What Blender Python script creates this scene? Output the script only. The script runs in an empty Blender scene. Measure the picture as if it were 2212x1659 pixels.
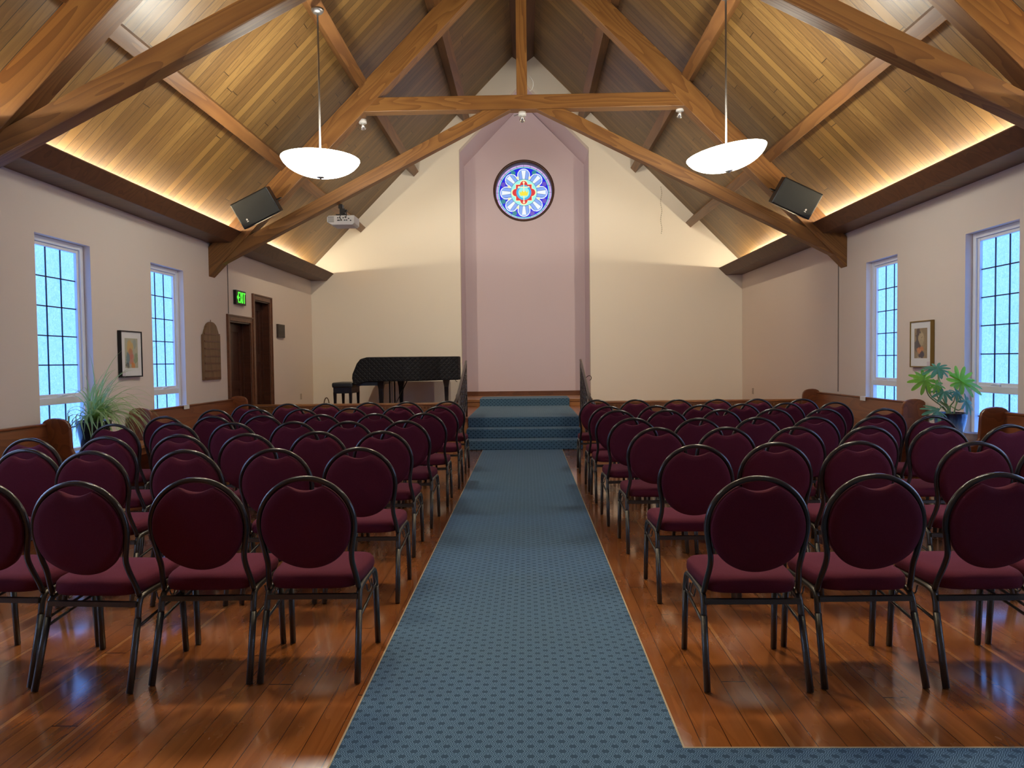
import bpy, bmesh, math, random
from mathutils import Vector, Matrix
R = math.radians
rnd = random.Random(7)
SC = bpy.context.scene
COL = SC.collection

# ------------------------------------------------------------------ camera
cam_d = bpy.data.cameras.new('camera')
cam = bpy.data.objects.new('camera', cam_d)
COL.objects.link(cam)
cam_d.sensor_width = 36.0
cam_d.sensor_fit = 'HORIZONTAL'
cam_d.lens = 1530.0 / 2212.0 * 36.0
cam_d.clip_start = 0.05
cam_d.clip_end = 100
ax = Vector((0.99972457, 0.02024626, -0.01186879))
ay = Vector((0.01119692, 0.03298181, 0.99939323))
az = Vector((0.02062543, -0.99925086, 0.03274603))
CM = Matrix((ax, ay, az)).transposed().to_4x4()
CM.translation = (0, 0, 1.42)
cam.matrix_world = CM
SC.camera = cam

# ------------------------------------------------------------------ world, exposure
wd = bpy.data.worlds.new('world')
SC.world = wd
wd.use_nodes = True
wd.node_tree.nodes['Background'].inputs[0].default_value = (0.35, 0.6, 1.0, 1)
wd.node_tree.nodes['Background'].inputs[1].default_value = 0.5
SC.view_settings.view_transform = 'Standard'
SC.view_settings.look = 'None'
SC.view_settings.exposure = 1.0
SC.view_settings.gamma = 1.0
SC.view_settings.use_curve_mapping = False
cy = SC.cycles
cy.use_denoising = True
cy.max_bounces = 8
cy.diffuse_bounces = 5
cy.glossy_bounces = 4
cy.transmission_bounces = 4
cy.sample_clamp_indirect = 4.0
cy.sample_clamp_direct = 20.0
cy.caustics_reflective = False
cy.caustics_refractive = False
cy.blur_glossy = 0.5

# light levels (strip = cove, pane = daylight glass, bulb = pendant lamps, spot = truss spots; seat, second pane and bowl = added fill out of view)
LV = dict(strip=62.0, pane=1.35, pane_fill=6.5, bulb=40.0, spot=135.0, seat=175.0, rose=0.5, bowl=9.0, bowl_fill=3.5)
WARM = (1.0, 0.84, 0.57)


def spot_lamp(name, loc, target, power, angle, color, parent=None, blend=1.0, r=0.04):
    l = bpy.data.lights.new(name, 'SPOT')
    l.energy = power
    l.spot_size = R(angle)
    l.spot_blend = blend
    l.color = color
    l.shadow_soft_size = r
    if name == 'seat_lamp':  # wider, softer source for the added seat fill
        l.shadow_soft_size = .22
    o = bpy.data.objects.new(name, l)
    COL.objects.link(o)
    d = Vector(target) - Vector(loc)
    o.rotation_euler = d.to_track_quat('-Z', 'Y').to_euler()
    if parent:
        o.parent = parent
        o.location = Vector(loc) - parent.location
    else:
        o.location = loc
    return o


# ------------------------------------------------------------------ node helper
class N:
    def __init__(s, name):
        s.m = bpy.data.materials.new(name)
        s.m.use_nodes = True
        s.t = s.m.node_tree
        s.t.nodes.clear()
        s.out = s.t.nodes.new('ShaderNodeOutputMaterial')
        s.b = s.t.nodes.new('ShaderNodeBsdfPrincipled')
        s.t.links.new(s.b.outputs[0], s.out.inputs[0])

    def set(s, inp, v):
        if hasattr(v, 'is_output') or isinstance(v, bpy.types.NodeSocket):
            s.t.links.new(v, inp)
        elif isinstance(v, (tuple, list)) and len(v) == 3 and inp.type == 'RGBA':
            inp.default_value = (*v, 1)
        else:
            inp.default_value = v

    def p(s, **k):
        nm = dict(col='Base Color', rough='Roughness', metal='Metallic', spec='Specular IOR Level', coat='Coat Weight',
                  coatr='Coat Roughness', emi='Emission Color', es='Emission Strength', nrm='Normal', sheen='Sheen Weight',
                  sheenr='Sheen Roughness', sheent='Sheen Tint', trans='Transmission Weight', alpha='Alpha', sub='Subsurface Weight')
        for a, v in k.items():
            s.set(s.b.inputs[nm[a]], v)
        return s

    def m_(s, op, a, b=0.0, c=0.0):
        n = s.t.nodes.new('ShaderNodeMath')
        n.operation = op
        for i, v in enumerate((a, b, c)):
            s.set(n.inputs[i], v)
        return n.outputs[0]

    def add(s, a, b): return s.m_('ADD', a, b)
    def sub(s, a, b): return s.m_('SUBTRACT', a, b)
    def mul(s, a, b): return s.m_('MULTIPLY', a, b)
    def floor(s, a): return s.m_('FLOOR', a)
    def fract(s, a): return s.m_('FRACT', a)
    def abs(s, a): return s.m_('ABSOLUTE', a)
    def lt(s, a, b): return s.m_('LESS_THAN', a, b)
    def gt(s, a, b): return s.m_('GREATER_THAN', a, b)

    def obj(s):
        n = s.t.nodes.new('ShaderNodeTexCoord')
        return n.outputs['Object']

    def xyz(s, v):
        n = s.t.nodes.new('ShaderNodeSeparateXYZ')
        s.t.links.new(v, n.inputs[0])
        return n.outputs[0], n.outputs[1], n.outputs[2]

    def vec(s, x, y, z=0.0):
        n = s.t.nodes.new('ShaderNodeCombineXYZ')
        for i, v in enumerate((x, y, z)):
            s.set(n.inputs[i], v)
        return n.outputs[0]

    def noise(s, v, scale=5.0, detail=3.0, rough=0.5, dist=0.0):
        n = s.t.nodes.new('ShaderNodeTexNoise')
        s.t.links.new(v, n.inputs['Vector'])
        n.inputs['Scale'].default_value = scale
        n.inputs['Detail'].default_value = detail
        n.inputs['Roughness'].default_value = rough
        n.inputs['Distortion'].default_value = dist
        return n.outputs[0]

    def white(s, w):
        n = s.t.nodes.new('ShaderNodeTexWhiteNoise')
        n.noise_dimensions = '1D'
        s.set(n.inputs['W'], w)
        return n.outputs[0]

    def ramp(s, f, stops, interp='LINEAR'):
        n = s.t.nodes.new('ShaderNodeValToRGB')
        n.color_ramp.interpolation = interp
        e = n.color_ramp.elements
        while len(e) < len(stops):
            e.new(0.5)
        for el, (p, c) in zip(e, stops):
            el.position = p
            el.color = (*c, 1) if len(c) == 3 else c
        s.set(n.inputs[0], f)
        return n.outputs[0]

    def mix(s, f, a, b, mode='MIX'):
        n = s.t.nodes.new('ShaderNodeMix')
        n.data_type = 'RGBA'
        n.blend_type = mode
        s.set(n.inputs[0], f)
        s.set(n.inputs[6], a)
        s.set(n.inputs[7], b)
        return n.outputs[2]

    def bump(s, h, strength=0.3, dist=0.01):
        n = s.t.nodes.new('ShaderNodeBump')
        n.inputs['Strength'].default_value = strength
        n.inputs['Distance'].default_value = dist
        s.t.links.new(h, n.inputs['Height'])
        s.t.links.new(n.outputs[0], s.b.inputs['Normal'])

    def rand(s):
        n = s.t.nodes.new('ShaderNodeObjectInfo')
        return n.outputs['Random']


def plain(name, col, rough=0.5, metal=0.0, **k):
    n = N(name)
    n.p(col=col, rough=rough, metal=metal, **k)
    return n.m


def glow(name, col, strength=1.0, base=(0.05, 0.05, 0.05), rough=0.3):
    n = N(name)
    n.p(col=base, rough=rough, emi=col, es=strength)
    return n.m


def wood(name, dark, mid, light, rough=0.45, stretch=0.12, knots=True, rings=9.0, coat=0.0, varied=True):
    """timber with the grain along local X"""
    n = N(name)
    o = n.obj()
    x, y, z = n.xyz(o)
    rv = n.mul(n.rand(), 37.0) if varied else 0.0
    v = n.vec(n.add(n.mul(x, stretch), rv), y, z)
    f = n.noise(v, 3.2, 2.0, 0.45, 0.25)
    ring = n.fract(n.mul(f, rings))
    ring = n.m_('POWER', ring, 1.6)
    fine = n.noise(n.vec(n.mul(x, 1.2), n.mul(y, 60.0), n.mul(z, 60.0)), 1.0, 3.0, 0.6)
    broad = n.noise(n.vec(n.add(n.mul(x, 0.5), rv), n.mul(y, 2.0), n.mul(z, 2.0)), 1.0, 2.0)
    c = n.ramp(n.add(n.mul(ring, 0.55), n.mul(broad, 0.5)), [(0.15, light), (0.5, mid), (0.95, dark)])
    c = n.mix(n.mul(fine, 0.55), c, dark)
    if knots:
        vn = n.t.nodes.new('ShaderNodeTexVoronoi')
        n.t.links.new(n.vec(n.add(n.mul(x, 0.8), rv), n.mul(y, 2.2), n.mul(z, 2.2)), vn.inputs['Vector'])
        vn.inputs['Scale'].default_value = 1.0
        k = n.ramp(vn.outputs['Distance'], [(0.02, (1, 1, 1)), (0.075, (0, 0, 0))])
        c = n.mix(n.mul(k, 0.75), c, tuple(a * 0.35 for a in dark))
    n.p(col=c, rough=rough, coat=coat, coatr=0.25)
    n.bump(n.add(ring, fine), 0.12, 0.004)
    return n.m


M = {}
M['timber'] = wood('timber', (0.125, 0.047, 0.012), (0.225, 0.098, 0.025), (0.31, 0.148, 0.040), 0.42, rings=15.0)
M['purlin'] = wood('purlin timber', (0.10, 0.039, 0.012), (0.165, 0.068, 0.019), (0.22, 0.10, 0.029), 0.42)
M['cornice'] = wood('cornice timber', (0.072, 0.028, 0.012), (0.112, 0.045, 0.018), (0.15, 0.062, 0.025), 0.45, knots=False)
M['pewwood'] = wood('pew wood', (0.14, 0.04, 0.014), (0.21, 0.065, 0.02), (0.27, 0.09, 0.028), 0.35, knots=False, coat=0.15)
M['doorwood'] = wood('door wood', (0.04, 0.013, 0.007), (0.065, 0.02, 0.01), (0.085, 0.028, 0.014), 0.35, knots=False)
M['casing'] = wood('casing wood', (0.10, 0.035, 0.015), (0.15, 0.052, 0.022), (0.19, 0.07, 0.03), 0.38, knots=False)
M['stagewood'] = wood('stage wood', (0.22, 0.085, 0.028), (0.33, 0.14, 0.045), (0.42, 0.19, 0.065), 0.35, knots=False)
M['boardwood'] = wood('hymn board wood', (0.13, 0.07, 0.03), (0.19, 0.105, 0.05), (0.25, 0.145, 0.07), 0.5, knots=False)


def planks(name, width, dark, mid, light, rough, along='y', pale=None, coat=0.0, length=3.0, gap=0.035, scuff=False):
    """boards running along local Y (side by side along X)"""
    n = N(name)
    x, y, z = n.xyz(n.obj())
    u = n.m_('DIVIDE', x, width)
    i = n.floor(u)
    fu = n.fract(u)
    t = n.white(i)
    t2 = n.white(n.add(i, 91.3))
    yl = n.add(n.m_('DIVIDE', y, length), n.mul(t, 17.0))
    j = n.floor(yl)
    tj = n.white(n.add(n.mul(i, 13.7), n.mul(j, 5.13)))
    v = n.vec(n.mul(x, 1.0), n.add(n.mul(y, 0.10), n.mul(tj, 30.0)), n.mul(i, 3.1))
    f = n.noise(v, 7.0, 2.0, 0.5, 0.2)
    ring = n.m_('POWER', n.fract(n.mul(f, 8.0)), 1.5)
    streak = n.noise(n.vec(n.mul(x, 45.0), n.mul(y, 0.7), n.mul(tj, 9.0)), 1.0, 3.0, 0.6)
    s = n.add(n.mul(ring, 0.22), n.add(n.mul(streak, 0.4 if scuff else 0.55), n.mul(tj, 0.28 if scuff else 0.42)))
    c = n.ramp(s, [(0.2, light), (0.55, mid), (0.95, dark)] if scuff else [(0.28, light), (0.60, mid), (0.98, dark)])
    if pale:
        pf = n.mul(n.lt(t2, 0.16), n.lt(fu, 0.20)) if scuff else n.lt(t2, 0.10)
        c = n.mix(n.mul(pf, 0.7), c, pale)
    edge = n.m_('MINIMUM', fu, n.sub(1.0, fu))
    g = n.lt(edge, gap)
    fy = n.fract(yl)
    ge = n.lt(n.m_('MINIMUM', fy, n.sub(1.0, fy)), 0.0012)
    g = n.m_('MAXIMUM', g, ge)
    c = n.mix(n.mul(g, 0.88), c, tuple(a * 0.2 for a in dark))
    h = n.sub(n.mul(streak, 0.25), g)
    if scuff:
        sc = n.noise(n.vec(n.mul(x, 3.0), n.mul(y, 1.2), 0.0), 1.0, 4.0, 0.65)
        r2 = n.ramp(sc, [(0.3, (0.13, 0.13, 0.13)), (0.75, (0.34, 0.34, 0.34))])
        wear = n.noise(n.vec(n.mul(x, 60.0), n.mul(y, 22.0), 3.0), 1.0, 2.0, 0.6)
        rip = n.noise(n.vec(n.mul(x, 26.0), n.mul(y, 16.0), 1.0), 1.0, 3.0, 0.6, 0.4)
        h = n.add(h, n.add(n.mul(rip, 0.5), n.mul(n.noise(n.vec(n.mul(x, 6.0), n.mul(y, 4.0), 8.0), 1.0, 2.0), 1.2)))
        scr = n.gt(wear, 0.77)
        c = n.mix(n.mul(scr, 0.18), c, light)
        n.p(rough=n.add(r2, 0.03))
        n.bump(h, 0.12, 0.006)
    else:
        n.p(rough=rough)
        n.bump(h, 0.3, 0.004)
    n.p(col=c, coat=coat, coatr=0.12)
    if scuff:
        n.b.inputs['Coat IOR'].default_value = 1.75
    return n.m


M['ceiling'] = planks('ceiling boards', 0.135, (0.082, 0.040, 0.0115), (0.132, 0.070, 0.020), (0.19, 0.107, 0.031), 0.40,
                      pale=(0.24, 0.134, 0.036), length=4.2, gap=0.03)
M['floor'] = planks('floor boards', 0.105, (0.18, 0.052, 0.011), (0.275, 0.086, 0.018), (0.35, 0.120, 0.027), 0.25,
                    pale=(0.46, 0.20, 0.06), length=3.4, gap=0.016, coat=1.0, scuff=True)
M['stagefloor'] = planks('stage floor boards', 0.07, (0.17, 0.055, 0.02), (0.26, 0.09, 0.032), (0.34, 0.13, 0.05), 0.3, length=2.5)


def plaster(name, col):
    n = N(name)
    o = n.obj()
    a = n.noise(o, 0.7, 3.0)
    b = n.noise(o, 60.0, 3.0)
    c = n.mix(n.mul(a, 0.35), col, tuple(v * 0.9 for v in col))
    n.p(col=c, rough=0.75, spec=0.3)
    n.bump(b, 0.08, 0.004)
    return n.m


M['wall'] = plaster('cream wall plaster', (0.80, 0.70, 0.615))
M['gable'] = plaster('cream gable plaster', (0.83, 0.78, 0.70))
M['niche'] = plaster('lilac niche plaster', (0.70, 0.60, 0.67))


def carpet(name):
    n = N(name)
    x, y, z = n.xyz(n.obj())
    w, hgt = 0.077, 0.066
    # vertical faces: use z instead of y
    yy = n.add(y, z)
    v = n.m_('DIVIDE', yy, hgt)
    half = n.mul(v, 2.0)
    row = n.floor(half)
    off = n.mul(n.m_('MODULO', n.abs(row), 2.0), 0.5)
    u = n.add(n.m_('DIVIDE', x, w), off)
    fu = n.sub(n.fract(u), 0.5)
    fv = n.sub(n.fract(half), 0.5)
    au = n.abs(fu)
    # dark blob in the cell centre
    d = n.add(n.mul(n.mul(fu, fu), 26.0), n.mul(n.mul(fv, fv), 7.0))
    blob = n.lt(d, 0.9)
    # slanted dashes, mirrored about the blob
    sg = n.m_('SIGN', fv)
    ph = n.add(n.mul(au, 9.0), n.mul(n.mul(fv, sg), 2.6))
    st = n.lt(n.fract(ph), 0.42)
    brk = n.gt(n.fract(n.sub(n.mul(au, 5.0), n.mul(n.mul(fv, sg), 3.3))), 0.28)
    dash = n.mul(n.mul(st, brk), n.sub(1.0, blob))
    fz = n.noise(n.obj(), 420.0, 2.0)
    c = n.mix(dash, (0.021, 0.067, 0.125), (0.215, 0.36, 0.51))
    c = n.mix(n.mul(blob, 0.5), c, (0.016, 0.044, 0.075))
    c = n.mix(n.mul(fz, 0.35), c, (0.02, 0.048, 0.075))
    n.p(col=c, rough=0.95, spec=0.15, sheen=0.35, sheenr=0.45, sheent=(0.65, 0.85, 1.0))
    n.bump(n.add(dash, fz), 0.35, 0.003)
    return n.m


M['carpet'] = carpet('blue figured carpet')
M['binding'] = plain('carpet binding', (0.45, 0.36, 0.22), 0.8)


def fabric(name, a, b, rough=0.9):
    n = N(name)
    o = n.obj()
    x, y, z = n.xyz(o)
    w = n.mul(n.m_('SINE', n.mul(x, 1500.0)), n.m_('SINE', n.mul(n.add(y, z), 1500.0)))
    f = n.noise(o, 260.0, 2.0)
    c = n.mix(n.add(n.mul(f, 0.7), n.mul(w, 0.15)), a, b)
    c = n.mix(n.mul(n.rand(), 0.25), c, a)
    n.p(col=c, rough=rough, spec=0.12, sheen=0.06, sheenr=0.5, sheent=(0.8, 0.4, 0.5))
    n.bump(n.add(f, n.mul(w, 0.4)), 0.3, 0.002)
    return n.m


M['seat'] = fabric('maroon fabric', (0.068, 0.0085, 0.020), (0.128, 0.0185, 0.037))


def hammered(name, col, rough=0.36, metal=0.75):
    n = N(name)
    f = n.noise(n.obj(), 260.0, 2.0)
    n.p(col=n.mix(f, col, tuple(v * 0.55 for v in col)), rough=rough, metal=metal)
    n.bump(f, 0.35, 0.002)
    return n.m


M['frame'] = hammered('hammered bronze metal', (0.10, 0.095, 0.085))
M['hoop'] = plain('black painted hoop', (0.022, 0.02, 0.019), 0.3, 0.3, coat=0.3)
M['black'] = plain('black metal', (0.015, 0.015, 0.016), 0.4, 0.5)
M['rubber'] = plain('dark rubber', (0.012, 0.012, 0.012), 0.7)
M['white'] = plain('white vinyl', (0.84, 0.87, 0.90), 0.35)
M['whitepaint'] = plain('white paint', (0.75, 0.75, 0.72), 0.5)
M['lead'] = plain('lead strips', (0.03, 0.045, 0.055), 0.4, 0.4)
M['steel'] = plain('brushed steel', (0.32, 0.31, 0.30), 0.35, 0.9)
M['chrome'] = plain('pale chrome', (0.7, 0.7, 0.68), 0.2, 0.8)
M['paper'] = plain('white paper', (0.78, 0.78, 0.76), 0.7)
M['iron'] = hammered('aged pewter iron', (0.19, 0.165, 0.16), 0.35, 0.7)


def frosted(name, level, white=0.0):
    n = N(name)
    o = n.obj()
    x, y, z = n.xyz(o)
    f = n.noise(n.vec(x, n.mul(y, 1.1), n.mul(z, 1.2)), 28.0, 3.0, 0.6, 1.6)
    f = n.ramp(f, [(.22, (0, 0, 0)), (.78, (1, 1, 1))])
    g = n.noise(o, 2.2, 2.0)
    c = n.mix(f, (0.05, 0.20, 0.70), (0.16, 0.38, 1.05))
    c = n.mix(n.mul(g, 0.25), c, (0.19, 0.39, 1.0))
    c = n.mix(white, c, (0.36, 0.46, 0.62))
    n.p(col=(0.10, 0.16, 0.2), rough=0.18, emi=c, es=level)
    n.bump(f, 0.5, 0.01)
    return n.m


M['glass'] = frosted('daylit hammered glass', LV['pane'])
M['glass_fill'] = frosted('boosted fill window glass', LV['pane_fill'], .6)  # boosted well above the visible panes, as added fill
M['strip'] = glow('warm cove tube', WARM, LV['strip'])
M['strip2'] = glow('cool cove tube', (0.85, 0.95, 1.0), LV['strip'] * 1.1)
M['exitgreen'] = glow('exit letter green', (0.06, 1.0, 0.03), 0.95)


# ------------------------------------------------------------------ mesh helpers
def BM(): return bmesh.new()


def box(bm, x0, x1, y0, y1, z0, z1, rot=None):
    vs = [bm.verts.new((x, y, z)) for z in (z0, z1) for y in (y0, y1) for x in (x0, x1)]
    for f in ((0, 2, 3, 1), (4, 5, 7, 6), (0, 1, 5, 4), (2, 6, 7, 3), (0, 4, 6, 2), (1, 3, 7, 5)):
        bm.faces.new([vs[i] for i in f])
    if rot is not None:
        for v in vs:
            v.co = rot @ v.co
    return vs


def prism(bm, poly, fn):
    """poly: list of (a,b); fn(a,b,t) with t in 0,1 gives the 3D point"""
    A = [bm.verts.new(fn(a, b, 0)) for a, b in poly]
    B = [bm.verts.new(fn(a, b, 1)) for a, b in poly]
    n = len(poly)
    bm.faces.new(A)
    bm.faces.new(B[::-1])
    for i in range(n):
        j = (i + 1) % n
        bm.faces.new((A[j], A[i], B[i], B[j]))
    bmesh.ops.recalc_face_normals(bm, faces=bm.faces)


def smooth_path(pts, k=6, closed=False):
    P = [Vector(p) for p in pts]
    n = len(P)
    out = []
    rng = n if closed else n - 1
    for i in range(rng):
        if closed:
            a, b, c, d = P[(i - 1) % n], P[i], P[(i + 1) % n], P[(i + 2) % n]
        else:
            a, b, c, d = P[max(i - 1, 0)], P[i], P[i + 1], P[min(i + 2, n - 1)]
        for j in range(k):
            t = j / k
            out.append(0.5 * ((2 * b) + (c - a) * t + (2 * a - 5 * b + 4 * c - d) * t * t + (3 * b - a - 3 * c + d) * t ** 3))
    if not closed:
        out.append(P[-1])
    return out


def tube(bm, pts, r, n=8, closed=False, r2=None, up=None, taper=None):
    P = [Vector(p) for p in pts]
    m = len(P)
    T = []
    for i in range(m):
        a = P[i - 1] if (i > 0 or closed) else P[i]
        b = P[(i + 1) % m] if (i < m - 1 or closed) else P[i]
        T.append((b - a).normalized())
    u = Vector(up) if up is not None else (Vector((0, 0, 1)) if abs(T[0].z) < 0.9 else Vector((0, 1, 0)))
    rings = []
    for i in range(m):
        t = T[i]
        u = (u - t * u.dot(t))
        u = u.normalized() if u.length > 1e-6 else t.orthogonal().normalized()
        w = t.cross(u)
        s = taper(i / (m - 1)) if taper else 1.0
        rings.append([bm.verts.new(P[i] + (u * math.cos(2 * math.pi * (k + .5) / n) * r + w * math.sin(2 * math.pi * (k + .5) / n) * (r2 or r)) * s)
                      for k in range(n)])
    for i in range(m if closed else m - 1):
        a, b = rings[i], rings[(i + 1) % m]
        for k in range(n):
            bm.faces.new((a[k], a[(k + 1) % n], b[(k + 1) % n], b[k]))
    if not closed:
        bm.faces.new(rings[0][::-1])
        bm.faces.new(rings[-1])


def lathe(bm, prof, n=32, c=(0, 0, 0)):
    rings = []
    for r, z in prof:
        if r < 1e-6:
            rings.append([bm.verts.new((c[0], c[1], c[2] + z))])
        else:
            rings.append([bm.verts.new((c[0] + r * math.cos(2 * math.pi * k / n), c[1] + r * math.sin(2 * math.pi * k / n), c[2] + z)) for k in range(n)])
    for a, b in zip(rings, rings[1:]):
        for k in range(n):
            l = (k + 1) % n
            if len(a) == 1 and len(b) > 1:
                bm.faces.new((a[0], b[l], b[k]))
            elif len(b) == 1 and len(a) > 1:
                bm.faces.new((a[k], a[l], b[0]))
            elif len(a) > 1:
                bm.faces.new((a[k], a[l], b[l], b[k]))
    bmesh.ops.recalc_face_normals(bm, faces=bm.faces)


def obj(name, bm, mat, parent=None, smooth=False, bevel=0.0, mx=None):
    me = bpy.data.meshes.new(name)
    bmesh.ops.recalc_face_normals(bm, faces=bm.faces)
    bm.to_mesh(me)
    bm.free()
    if smooth:
        for p in me.polygons:
            p.use_smooth = True
    me.materials.append(mat)
    o = bpy.data.objects.new(name, me)
    COL.objects.link(o)
    if parent is not None:
        o.parent = parent
    if mx is not None:
        o.matrix_basis = mx
    if bevel:
        b = o.modifiers.new('edge', 'BEVEL')
        b.width = bevel
        b.segments = 2
        b.limit_method = 'ANGLE'
    return o


def tag(o, label, cat, group=None):
    o['label'] = label
    o['category'] = cat
    if group:
        o['group'] = group
    return o


def thing(name, label, cat, loc=(0, 0, 0), rz=0.0, group=None):
    o = bpy.data.objects.new(name, None)
    o.empty_display_size = 0.1
    COL.objects.link(o)
    o.location = loc
    o.rotation_euler = (0, 0, rz)
    return tag(o, label, cat, group)


def struct(o):
    o['kind'] = 'structure'
    return o


def dup(root, loc, rz, label):
    r = root.copy()
    COL.objects.link(r)
    r.location = loc
    r.rotation_euler = (0, 0, rz)
    r['label'] = label
    for ch in list(root.children):
        c = ch.copy()
        COL.objects.link(c)
        c.parent = r
        for g in list(ch.children):
            d = g.copy()
            COL.objects.link(d)
            d.parent = c
    return r


# ------------------------------------------------------------------ setting
XL, XR = -4.70, 4.69           # inside faces of the side walls
XC = 0.0                     # ridge line
YB, YF = -3.0, 15.5            # rear wall, stage wall
RZ, PITCH = 8.21, 1.008        # ridge height, roof slope


def roof(x): return RZ - PITCH * abs(x - XC)


WIN = [(1.93, 2.78), (4.03, 4.89), (6.735, 7.60), (8.835, 9.68)]
WINR = [(2.05, 2.88), (4.14, 4.97), (6.855, 7.685), (9.07, 9.89)]
WZ0, WZ1 = 0.50, 2.71
DOORS = [(11.14, 12.00, 0.0, 2.11), (12.19, 12.91, 0.45, 2.53)]

bm = BM(); box(bm, XL, XR, YB, 12.05, -0.1, 0.0)
struct(obj('floor', bm, M['floor']))


def side_wall(name, xi, sg, ops):
    bm = BM()
    x0, x1 = (xi - 0.25, xi) if sg < 0 else (xi, xi + 0.25)
    y = YB
    for a, b, z0, z1 in sorted(ops):
        if a > y:
            box(bm, x0, x1, y, a, 0, 3.6)
        if z0 > 0:
            box(bm, x0, x1, a, b, 0, z0)
        box(bm, x0, x1, a, b, z1, 3.6)
        y = b
    box(bm, x0, x1, y, YF, 0, 3.6)
    return struct(obj(name, bm, M['wall']))


wops = [(a, b, WZ0, WZ1) for a, b in WIN]
side_wall('wall_left', XL, -1, wops + DOORS)
side_wall('wall_right', XR, 1, [(a, b, WZ0, WZ1) for a, b in WINR])

# stage wall with the opening of the niche, in two halves
NX0, NX1, NZC, NZA = -1.415, 1.402, 6.005, 7.455
NXM = (NX0 + NX1) / 2
bm = BM()
fn = lambda a, b, t: (a, YF + 0.2 * t, b)
prism(bm, [(XL - .25, 0), (NX0, 0), (NX0, NZC), (NXM, NZA), (NXM, roof(NXM) + .03), (XL - .25, roof(XL - .25) + .03)], fn)
prism(bm, [(NX1, 0), (XR + .25, 0), (XR + .25, roof(XR + .25) + .03), (NXM, roof(NXM) + .03), (NXM, NZA), (NX1, NZC)], fn)
struct(obj('wall_front', bm, M['gable']))
# rear wall behind the camera
bm = BM()
prism(bm, [(XL - .25, 0), (XR + .25, 0), (XR + .25, roof(XR + .25) + .03), (XC, RZ + .03), (XL - .25, roof(XL - .25) + .03)],
      lambda a, b, t: (a, YB - 0.2 * t, b))
struct(obj('wall_rear', bm, M['wall']))
# niche
YN = 16.8
bm = BM()
fn = lambda a, b, t: (a, YF + 0.19 + (YN + .2 - YF - .19) * t, b)
for poly in ([(NX0 - .15, 0), (NX0, 0), (NX0, NZC), (NX0 - .15, NZC + .06)],
             [(NX1, 0), (NX1 + .15, 0), (NX1 + .15, NZC + .06), (NX1, NZC)],
             [(NX0 - .15, NZC + .06), (NX0, NZC), (NXM, NZA), (NXM, NZA + .2)],
             [(NX1, NZC), (NX1 + .15, NZC + .06), (NXM, NZA + .2), (NXM, NZA)]):
    prism(bm, poly, fn)
RX, RZC, RR = -0.015, 5.415, 0.70
fn = lambda a, b, t: (a, YN + 0.3 * t, b)
arcL = [(RX + RR * math.cos(a), RZC + RR * math.sin(a)) for a in [math.pi * 1.5 - i * math.pi / 24 for i in range(25)]]
arcR = [(RX + RR * math.cos(a), RZC + RR * math.sin(a)) for a in [math.pi * .5 - i * math.pi / 24 for i in range(25)]]
prism(bm, [(NX0, 0), (RX, 0)] + arcL + [(RX, NZA - .02), (NX0, NZC)], fn)
prism(bm, [(RX, 0), (NX1, 0), (NX1, NZC), (RX, NZA - .02)] + arcR, fn)
struct(obj('wall_niche', bm, M['niche']))

# roof slopes (local x along the room, local y up the slope)
for sg, nm in ((-1, 'ceiling_left'), (1, 'ceiling_right')):
    xo = (XL - .25) if sg < 0 else (XR + .25)
    L = abs(xo - XC) * math.hypot(1, PITCH)
    up = Vector((-sg, 0, PITCH)).normalized()
    ex = Vector((0, 1, 0))
    ez = ex.cross(up)
    mx = Matrix((ex, up, ez)).transposed().to_4x4()
    mx.translation = (xo, YB - .2, roof(xo))
    bm = BM()
    out = 1 if ez.z > 0 else -1
    box(bm, 0, YF + .2 - YB + .2, 0, L, min(0, .12 * out), max(0, .12 * out))
    struct(obj(nm, bm, M['ceiling'], mx=mx))

# cornice troughs hiding the cove lights
for sg, xw, nm in ((-1, XL, 'trim_1'), (1, XR, 'trim_2')):
    s = -sg
    bm = BM()
    prism(bm, [(xw, 3.222), (xw + s * .35, 3.222), (xw + s * .505, 3.37), (xw + s * .48, 3.39), (xw + s * .34, 3.252), (xw, 3.252)],
          lambda a, b, t: (a, YB + (YF - YB) * t, b))
    o = obj(nm, bm, M['cornice'], bevel=.004)
    # rotate texture axis: grain runs along the room
    struct(o)
for sg, xw, nm in ((-1, XL, 'left'), (1, XR, 'right')):
    s = -sg
    t = thing('cove_light', f'warm cove light tube hidden behind the wooden cornice on the {nm} wall', 'light', (xw + s * .13, 6, 3.347), 0, 'cove lights')
    bm = BM(); box(bm, -.03, .03, -8.8, 9.3, -.092, -.003)
    obj('holder', bm, M['whitepaint'], t)
    bm = BM(); tube(bm, [(0, -8.7, .012), (0, 9.2, .012)], .013, 8)
    obj('tube', bm, M['strip'], t, smooth=True)

# baseboards
bm = BM(); box(bm, NX0, NX1, YN - .025, YN, .6, .70); box(bm, NX0, NX1, YN - .04, YN, .6, .63)
struct(obj('baseboard_niche', bm, M['casing'], bevel=.004))
for nm, xw, s in (('baseboard_left', XL, 1), ('baseboard_right', XR, -1)):
    bm = BM()
    a = xw; b = xw + s * .018
    for y0, y1 in (((YB, 11.08),) if s > 0 else ((YB, 12.0),)):
        box(bm, min(a, b), max(a, b), y0, y1, 0, .14)
    struct(obj(nm, bm, M['casing']))


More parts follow.
